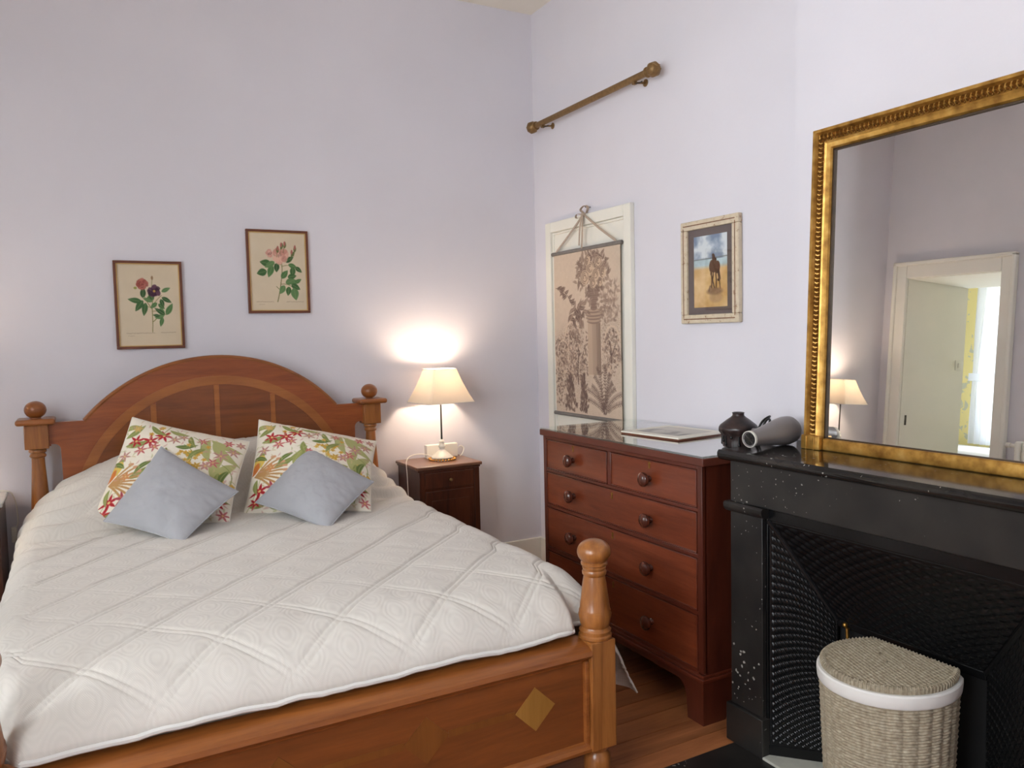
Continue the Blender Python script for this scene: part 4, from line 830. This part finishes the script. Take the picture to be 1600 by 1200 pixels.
Y, Xg = np.meshgrid(np.linspace(w_/2-.045, -w_/2+.045, c.w), np.linspace(h_/2-.045, -h_/2+.045, c.h)); panel_print('print', np.clip(c.a, 0, 255), np.stack([Xg, Y, np.full_like(Y, .0130)], -1), pr)
va = thing('vase', 'squat black glazed vase with a narrow neck', 'vase', (-0.319, -2.035, 0.9917))
seg, rows = 72, []
prof = [(.046, 0), (.054, .004), (.057, .02), (.058, .045), (.063, .054), (.070, .062), (.0735, .070), (.0725, .078), (.067, .086), (.056, .095), (.042, .106), (.029, .115), (.0225, .121), (.0215, .127), (.0235, .133), (.0205, .1335), (.018, .128), (.018, .118)]
for r_, z in prof:
    ring = []
    for k in range(seg):
        a = 2*PI*k/seg; fl_ = .0035*max(0, math.sin(a*13))*(1 if z < .068 else 0)*(1 if z > .002 else .3); ring.append(((r_+fl_)*math.cos(a), (r_+fl_)*math.sin(a), z))
    rows.append(ring)
M().rings(rows).build('body', 'vase_glaze', va, world=False, angle=50)
b = M(); rs = random.Random(5)
for k in range(16):
    a = 2*PI*k/16+rs.uniform(-.1, .1); zb_ = rs.uniform(.008, .045); b.tube([(.0585*math.cos(a), .0585*math.sin(a), z) for z in np.linspace(zb_, .070, 5)], [.0052, .0042, .0038, .004, .004], 8); b.ball((.0585*math.cos(a), .0585*math.sin(a), zb_), .0058, 1.2, 10)
b.build('glaze_drips', 'black_iron', va, world=False)

# ------------------------------------------------------------------ fireplace
fp = thing('fireplace', 'black speckled marble mantelpiece with cast iron insert', 'fireplace', (-0.40, -2.83, 0))
FX, FB, ZS = -0.565, -0.2107, 1.029; JL0, JL1, JR0, JR1 = -2.245, -2.390, -3.270, -3.415
M().prism([(FB, .995), (-.585, .995), (-.594, 1.000), (-.599, 1.010), (-.599, 1.020), (-.593, 1.029), (FB, 1.029)], 'y', -3.442, -2.2177).build('shelf', 'polished_marble', fp)
M().box(FX, FB, JR1, JL0, .852, .995, .003).build('frieze', 'black_marble', fp)
for a, b_ in ((JL1, JL0), (JR1, JR0)):
    j = M().box(FX, FB, a, b_, .140, .818, .003).build('jamb', 'black_marble', fp)
    M().box(FX-.014, FB, a-.012, b_+.012, .006, .140, .004).build('plinth', 'black_marble', j)
    M().prism([(FB, .818), (FX-.006, .818), (FX-.016, .826), (FX-.020, .836), (FX-.020, .846), (FX-.014, .852), (FB, .852)], 'y', a-.014, b_+.014).build('capital', 'black_marble', j)
# cast-iron frame
OL, OR_, OZ = -2.400, -3.262, .812; IL, IR, IZ = -2.556, -3.032, .498; XO, XI = -.545, -.400
for nm, a in (('iron_frame', (XO-.006, XO+.03, OL, JL1+.001, .016, .852)), ('iron_frame', (XO-.006, XO+.03, JR0-.001, OR_, .016, .852)), ('iron_frame', (XO-.006, XO+.03, OR_, OL, OZ, .852))): M().box(*a, .003).build(nm, 'black_iron', fp)
def scales(u, v, pu, pv):
    """overlapping cast scale relief"""
    best = np.zeros_like(u)
    for row in (0, 1):
        uu = ((u/pu+.5*row) % 1)-.5; vv_ = ((v/pv+.5*row) % 1)-.5
        d = np.sqrt((uu/.48)**2+(vv_/.52)**2); best = np.maximum(best, np.clip(1-d**2, 0, 1)**.8*(.75+.5*vv_))
    return best
def iron_panel(name, A, B, C, D_, nu, nv, pu, pv, amp):
    """A..D_: corners (u0v0, u1v0, u1v1, u0v1)"""
    A, B, C, D_ = map(np.array, (A, B, C, D_)); U, V = np.meshgrid(np.linspace(0, 1, nu), np.linspace(0, 1, nv))
    P = (A*(1-U)[..., None]+B*U[..., None])*(1-V)[..., None]+(D_*(1-U)[..., None]+C*U[..., None])*V[..., None]
    n = np.cross(B-A, D_-A); n = n/np.linalg.norm(n); n = n if n[0] < 0 else -n
    ul = U*np.linalg.norm(B-A); hgt = V*np.linalg.norm(D_-A)
    ed = np.minimum(np.minimum(U, 1-U)*np.linalg.norm(B-A), np.minimum(V, 1-V)*np.linalg.norm(D_-A)); mk = np.clip((ed-.008)/.004, 0, 1)
    rim = np.exp(-((ed-.005)/.003)**2)*.004
    P = P+n*(scales(ul, hgt, pu, pv)*amp*mk+rim)[..., None]
    return link(name, grid_mesh(name, P-np.array(root_loc(fp)), 'black_iron'), fp)
iron_panel('splayed_panel', (XO, OL, .045), (XI, IL, .045), (XI, IL, IZ), (XO, OL, OZ), 90, 260, .024, .026, .010)
iron_panel('splayed_panel', (XI, IR, .045), (XO, OR_, .045), (XO, OR_, OZ), (XI, IR, IZ), 90, 260, .024, .026, .010)
iron_panel('hood_panel', (XI, IL, IZ), (XI, IR, IZ), (XO, OR_, OZ), (XO, OL, OZ), 280, 120, .034, .034, .008)
for y0, y1 in ((OL, IL), (OR_, IR)):
    M().tube([(XI-.004, y1, IZ), (XO-.004, y0, OZ)], .009, 8).build('corner_rib', 'black_iron', fp)
    pts = [(XO-.006, y0), (XI-.006, y1), (XI+.01, y1), (XO+.01, y0)]; M().rings([[(x, y, .016) for x, y in pts], [(x, y, .05) for x, y in pts]]).build('panel_base', 'black_iron', fp)
M().box(XI-.006, XI+.012, IR, IL, IZ-.02, IZ+.004, .003).build('hood_lip', 'black_iron', fp)
M().box(XI+.02, XI+.03, IR-.02, IL+.02, .016, IZ+.02).build('blower_plate', 'matte_black', fp)  # matte near-black plate closing the firebox opening
b = M(); b.ball((XI-.012, -2.590, IZ-.005), .009, 1, 12); b.tube([(XI-.012, -2.598, IZ-.012), (XI-.012, -2.602, IZ-.075)], .006, 8); b.build('brass_pull', 'brass', fp)

# hair dryer lying on the mantel
hd = thing('hair_dryer', 'grey hair dryer lying on the end of the mantel', 'hair dryer', (-0.40, -2.285, ZS))
a0 = Vector((-.532, -2.300, ZS+.0385)); a1 = Vector((-.275, -2.268, ZS+.054)); ax = (a1-a0).normalized(); L_ = (a1-a0).length
bd = M().lathe([(.021, .004), (.0255, 0.0), (.027, .004), (.0275, .03), (.032, .07), (.040, .12), (.047, .165), (.0505, .20), (.048, .225), (.038, .243), (.020, .252), (.001, .255)], a0, ax, 36).build('barrel', 'grey_plastic', hd)
M().lathe([(.0262, -.002), (.0285, -.001), (.0285, .008), (.027, .010)], a0, ax, 32, cap=False).build('nozzle_ring', 'white_metal', bd)
M().lathe([(.0212, .0015), (.0212, .0035)], a0, ax, 24).build('nozzle_inside', 'black_plastic', bd)
b = M(); s1 = ax.orthogonal().normalized(); s2 = ax.cross(s1)
for k in range(4): t = k*PI/4; d_ = s1*math.cos(t)+s2*math.sin(t); b.tube([a0+ax*.0005-d_*.021, a0+ax*.0005+d_*.021], .0013, 6)
b.lathe([(.006, -.001), (.006, .002)], a0, ax, 14); b.build('grille', 'dark_metal', bd)
M().tube([a0+ax*.20+Vector((0, .01, -.008)), a0+ax*.205+Vector((.01, .062, -.022)), a0+ax*.20+Vector((.02, .12, -.024)), a0+ax*.18+Vector((.03, .165, -.020))], [.018, .0165, .016, .014], 14).build('handle', 'grey_plastic', hd)
M().tube(smooth_path([a0+ax*.18+Vector((.03, .165, -.020)), (-.30, -2.115, 1.03), (-.27, -2.12, 1.09), (-.285, -2.16, 1.117), (-.33, -2.165, 1.10), (-.335, -2.14, 1.045), (-.29, -2.13, 1.05), (-.285, -2.16, 1.10), (-.32, -2.175, 1.105), (-.33, -2.15, 1.05), (-.30, -2.12, 1.02), (-.26, -2.15, 1.0)]), .0042, 8).build('cord', 'black_plastic', hd)

# ------------------------------------------------------------------ overmantel mirror
MY0, MY1, MZ0, MZ1 = -2.366, -3.300, 1.0292, 2.102; LEAN = .043
mr = thing('mirror', 'large gilt framed mirror standing on the mantel', 'mirror', (-0.30, (MY0+MY1)/2, MZ0))
def lean(bm):  # leaning back on the wall: x grows with height
    for v in bm.bm.verts: v.co.x += LEAN*(v.co.z-MZ0)
    return bm
FRX = -.345
# profile across the frame: (distance from outer edge, x)
PROF = [(0, -.29), (0, FRX+.002), (.003, FRX-.004), (.012, FRX-.004), (.015, FRX+.002), (.018, FRX+.010), (.036, FRX+.016), (.042, FRX+.012), (.044, FRX+.004), (.047, FRX+.002), (.050, FRX+.004), (.053, FRX+.006), (.066, FRX+.009), (.070, FRX+.014), (.073, FRX+.020), (.073, -.29)]
def frame_ring(d): return [(MY0-d, MZ0), (MY0-d, MZ1-d), (MY1+d, MZ1-d), (MY1+d, MZ0)]
b = M(); path = [[(x, frame_ring(d)[k][0], frame_ring(d)[k][1]) for d, x in PROF] for k in range(4)]
b.rings(path); lean(b).build('frame', 'gilt', mr, angle=25)
b = M(); b.box(FRX+.004, -.29, MY1+.073, MY0-.073, MZ0, MZ0+.040, .006, 3); lean(b).build('bottom_rail', 'gilt', mr)
for y0, y1 in ((MY0-.072, MY0+.004), (MY1-.004, MY1+.072)):
    b = M(); b.box(FRX-.010, -.285, y0, y1, MZ0, MZ0+.048, .004); b.box(FRX-.013, -.285, y0+.018, y0+.026, MZ0, MZ0+.046, .002); b.box(FRX-.013, -.285, y1-.026, y1-.018, MZ0, MZ0+.046, .002); lean(b).build('base_block', 'gilt', mr)
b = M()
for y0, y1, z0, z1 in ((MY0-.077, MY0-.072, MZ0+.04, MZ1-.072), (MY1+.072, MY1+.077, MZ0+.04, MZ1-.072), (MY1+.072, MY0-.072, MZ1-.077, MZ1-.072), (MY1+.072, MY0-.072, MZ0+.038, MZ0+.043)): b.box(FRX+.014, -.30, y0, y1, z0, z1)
lean(b).build('inner_edge', 'gilt_brown', mr)  # dark brown inner edge of the frame around the glass
b = M(); b.box(FRX+.022, -.305, MY1+.07, MY0-.07, MZ0+.035, MZ1-.07); lean(b).build('mirror_glass', 'mirror_glass', mr, smooth=False)
b = M(); b.box(-.300, -.286, MY1+.01, MY0-.01, MZ0+.01, MZ1-.01); lean(b).build('backboard', 'gilt_dark', mr)
def leaf_pts(c, du, dv, s=1.0):   # small cast acanthus leaf: a raised boat shape, du along, dv across
    c = Vector(c); du = Vector(du); dv = Vector(dv); n_ = Vector((-1, 0, 0)); rings = []
    for t, w, h in ((-1, .05, .001), (-.5, .75, .006), (0, 1.0, .009), (.55, .6, .010), (1, .12, .004)):
        rings.append([c+du*t*.0075*s-dv*w*.006*s, c+du*t*.0075*s-dv*w*.002*s+n_*h*.8, c+du*t*.0075*s+n_*h*.45, c+du*t*.0075*s+dv*w*.002*s+n_*h*.8, c+du*t*.0075*s+dv*w*.006*s])
    return rings
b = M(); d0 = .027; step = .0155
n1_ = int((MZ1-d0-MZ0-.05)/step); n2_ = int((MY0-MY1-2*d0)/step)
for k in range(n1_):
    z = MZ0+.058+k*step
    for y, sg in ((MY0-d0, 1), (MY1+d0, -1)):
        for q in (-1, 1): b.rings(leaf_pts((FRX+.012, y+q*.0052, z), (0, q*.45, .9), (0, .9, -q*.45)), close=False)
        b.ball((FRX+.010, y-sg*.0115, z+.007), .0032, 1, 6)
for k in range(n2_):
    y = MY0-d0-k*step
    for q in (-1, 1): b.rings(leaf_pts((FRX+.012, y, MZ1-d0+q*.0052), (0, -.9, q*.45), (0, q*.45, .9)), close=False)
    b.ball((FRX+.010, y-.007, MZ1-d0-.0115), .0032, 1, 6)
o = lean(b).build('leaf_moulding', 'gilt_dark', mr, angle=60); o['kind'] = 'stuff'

# ------------------------------------------------------------------ laundry basket
BZ = .535; bc = Vector((-.625, -2.893, 0))
lb = thing('laundry_basket', 'half round wicker laundry basket with white liner band', 'basket', (bc.x, bc.y, 0.006))
def dshape(n, s=1.0, rf=None):
    """D outline: flat towards the fireplace (+x), round towards the room"""
    pts = []; rx, ry, flat = .175, .162, .115
    nf = n//4
    for k in range(n-nf):
        a = R(52)+(2*PI-2*R(52))*k/(n-nf-1); pts.append((rx*math.cos(a) if math.cos(a) < 0 else flat*min(1, math.cos(a)/math.cos(R(52))), ry*math.sin(a)*(1.0 if abs(math.sin(a)) < 1 else 1)))
    y0 = ry*math.sin(R(52)); r_ = []
    for k in range(1, nf): t = k/nf; pts.append((flat, -y0+2*y0*t))
    return np.array(pts)*s
OUT = dshape(480); seglen = np.r_[0, np.cumsum(np.linalg.norm(np.diff(np.vstack([OUT, OUT[:1]]), axis=0), axis=1))]; PER = seglen[-1]; ang = seglen[:-1]
tang = np.roll(OUT, -1, 0)-np.roll(OUT, 1, 0); nrm2 = np.stack([tang[:, 1], -tang[:, 0]], -1); nrm2 /= np.linalg.norm(nrm2, axis=1)[:, None]
nst = 44; rowh = .0078; nrow = int((BZ-.03)/rowh); sub = 5; zz = np.linspace(.0, BZ-.03, nrow*sub)
rid = np.arange(nrow*sub)//sub; fr_ = (np.arange(nrow*sub) % sub+.5)/sub
taper = .86+.14*(zz/BZ)
ph = np.cos(2*PI*ang/PER*nst/2)[None]*np.where(rid % 2 == 0, 1, -1)[:, None]
strand = np.sin(PI*fr_)[:, None]**.8*.0045; stake = .0048*np.abs(np.cos(PI*ang/PER*26))[None]
rad = strand*(1+.22*ph)+stake+(RNG.random((nrow, len(ang)//6+1)).repeat(6, 1)[:, :len(ang)][rid]-.5)*.0005
Px = OUT[None, :, 0]*taper[:, None]+nrm2[None, :, 0]*rad; Py = OUT[None, :, 1]*taper[:, None]+nrm2[None, :, 1]*rad
link('woven_body', grid_mesh('woven_body', np.stack([Px, Py, np.broadcast_to(zz[:, None], Px.shape)+.0012*np.cos(2*PI*ang/PER*26)[None]], -1), 'wicker', wrap=True), lb)['kind'] = 'stuff'
b = M(); b.rings([[(x*.86, y*.86, z) for x, y in OUT[::6]] for z in (0.0, .008)]); b.build('base', 'wicker', lb, world=False)
b = M(); b.rings([[(x*f_+n[0]*e, y*f_+n[1]*e, z) for (x, y), n in zip(OUT[::4], nrm2[::4])] for z, f_, e in ((BZ-.062, .985, .010), (BZ-.058, .985, .0125), (BZ-.040, .995, .0125), (BZ-.030, 1.0, .0115), (BZ-.026, 1.0, .008), (BZ-.026, 1.0, -.004))], cap=False); b.build('liner_band', 'white_cotton', lb, world=False)
# lid: woven disc
nr = 60; rr_ = np.linspace(.02, 1.0, nr*2); uu = OUT[None, :, 0]*rr_[:, None]; vv2 = OUT[None, :, 1]*rr_[:, None]
wv = .0018*np.abs(np.sin(uu*PI/.006))+.0016*np.cos(vv2*2*PI/.030)*np.sign(np.sin(uu*PI/.006)); wv = wv*np.clip((1-rr_)/.04, 0, 1)[:, None]+.003*np.exp(-((rr_-.975)/.02)**2)[:, None]
lid = link('lid', grid_mesh('lid', np.stack([uu, vv2, BZ-.012+wv], -1), 'wicker', wrap=True), lb)
b = M(); b.rings([[(x, y, z) for x, y in OUT[::4]] for z in (BZ-.026, BZ-.012)], cap=True); b.build('lid_edge', 'wicker', lid, world=False)
b = M()
for k in range(96):
    i = int(k*len(OUT)/96); x, y = OUT[i]; n = nrm2[i]; b.tube([(x-n[0]*.012, y-n[1]*.012, BZ-.010), (x-n[0]*.003, y-n[1]*.003, BZ-.0065), (x+n[0]*.002, y+n[1]*.002, BZ-.012), (x+n[0]*.001, y+n[1]*.001, BZ-.024)], .0019, 5)
o = b.build('rim_binding', 'wicker', lid, world=False); o['kind'] = 'stuff'
M().tube(smooth_path([(.03, .045, BZ-.010), (.018, .035, BZ+.004), (.0, .0, BZ+.012), (.0, -.035, BZ+.004), (.005, -.050, BZ-.010)]), .0022, 7).build('lid_loop', 'wicker', lid, world=False)

# ------------------------------------------------------------------ seen in the mirror: radiator, light switch, curtain, bed in the next room
ra = thing('radiator', 'white column radiator beside the doorway, seen in the mirror', 'radiator', (XL+0.10, -1.60, 0))
sec = M()
for x in (-.04, .04): sec.tube([(x, 0, .10), (x, 0, .88)], .020, 12)
sec.box(-.055, .055, -.022, .022, .85, .925, .018, 4); sec.box(-.055, .055, -.022, .022, .08, .15, .018, 4); secm = sec.mesh('column', 'white_paint')
for k in range(17): link('column', secm, ra, (0, -.40+.05*k, 0))
for y in (-.40, .40):
    for x in (-.04, .04): M().tube([(x, y, 0), (x, y, .09)], .014, 10).build('foot', 'white_paint', ra, world=False)
v = M(); v.tube([(0, .42, .89), (0, .47, .89)], .012, 12); v.lathe([(.016, 0), (.018, .004), (.018, .03), (.012, .034)], (0, .47, .89), (0, 1, 0), 16); v.build('valve', 'white_plastic', ra, world=False)
ls = thing('light_switch', 'cream light switch on the doorway reveal, seen in the mirror', 'light switch', (-4.63, -0.2075, 1.42))
M().box(-.042, .042, -.008, 0, 0, .085, .003).build('plate', 'mount_white', ls, world=False); M().box(-.014, .014, -.014, -.008, .022, .062, .003).build('rocker', 'paper_white', ls, world=False)
w2 = struct(M().box(XY-.2, XY-.14, -.03, .03, .8, 2.4).build('window_2', 'white_paint'), 'window behind the white curtain in the next room', 'window')
for a in ((XY-.2, XY-.14, .50, .55, .8, 2.4), (XY-.2, XY-.14, -.55, -.50, .8, 2.4), (XY-.2, XY-.14, -.50, .50, 2.34, 2.4), (XY-.2, XY-.14, -.50, .50, .8, .86)): M().box(*a).build('frame', 'white_paint', w2)
def curtain(name, label, y_out, sgn, group):
    o = thing(name, label, 'curtain', (XY+.10, y_out, .70), group); nu, nv = 120, 90
    U, V = np.meshgrid(np.linspace(0, 1, nu), np.linspace(0, 1, nv)); Z = 2.55-(2.55-.70)*V; t = (Z-1.40)/.9
    wd = .26+.30*np.clip(np.abs(t), 0, 1)**1.2*np.where(t > 0, 1.0, .55); Yc = -sgn*(U*wd)+sgn*.0
    Xc = .035*np.sin(U*2*PI*6)*(.4+.6*np.clip(np.abs(t)*2, 0, 1))+.02
    link('drape', grid_mesh('drape', np.stack([Xc, Yc, Z-.70], -1), 'sheer_curtain'), o)
    b = M(); b.rings([[(x, -sgn*y, z-.70) for x, y in ((-.03, -.01), (.075, -.01), (.085, .13), (.075, .28), (-.03, .28), (-.035, .13))] for z in (1.36, 1.44)], cap=False); b.build('tieback', 'sheer_curtain', o, world=False)
    return o
curtain('window_curtain', 'white tied-back curtain against yellow wallpaper, seen in the mirror', .71, 1, None)
fbd = thing('side_bed', 'low white covered bed in the yellow room, seen in the mirror', 'bed', (-5.95, 0.75, 0))
M().box(-.42, .42, -1.0, 1.0, .18, .68, .05, 4).build('bed_cover', 'far_bed_cover', fbd, world=False)
for x in (-.38, .38):
    for y in (-.92, .92): M().box(x-.03, x+.03, y-.03, y+.03, -.02, .19, .004).build('leg', 'walnut', fbd, world=False)
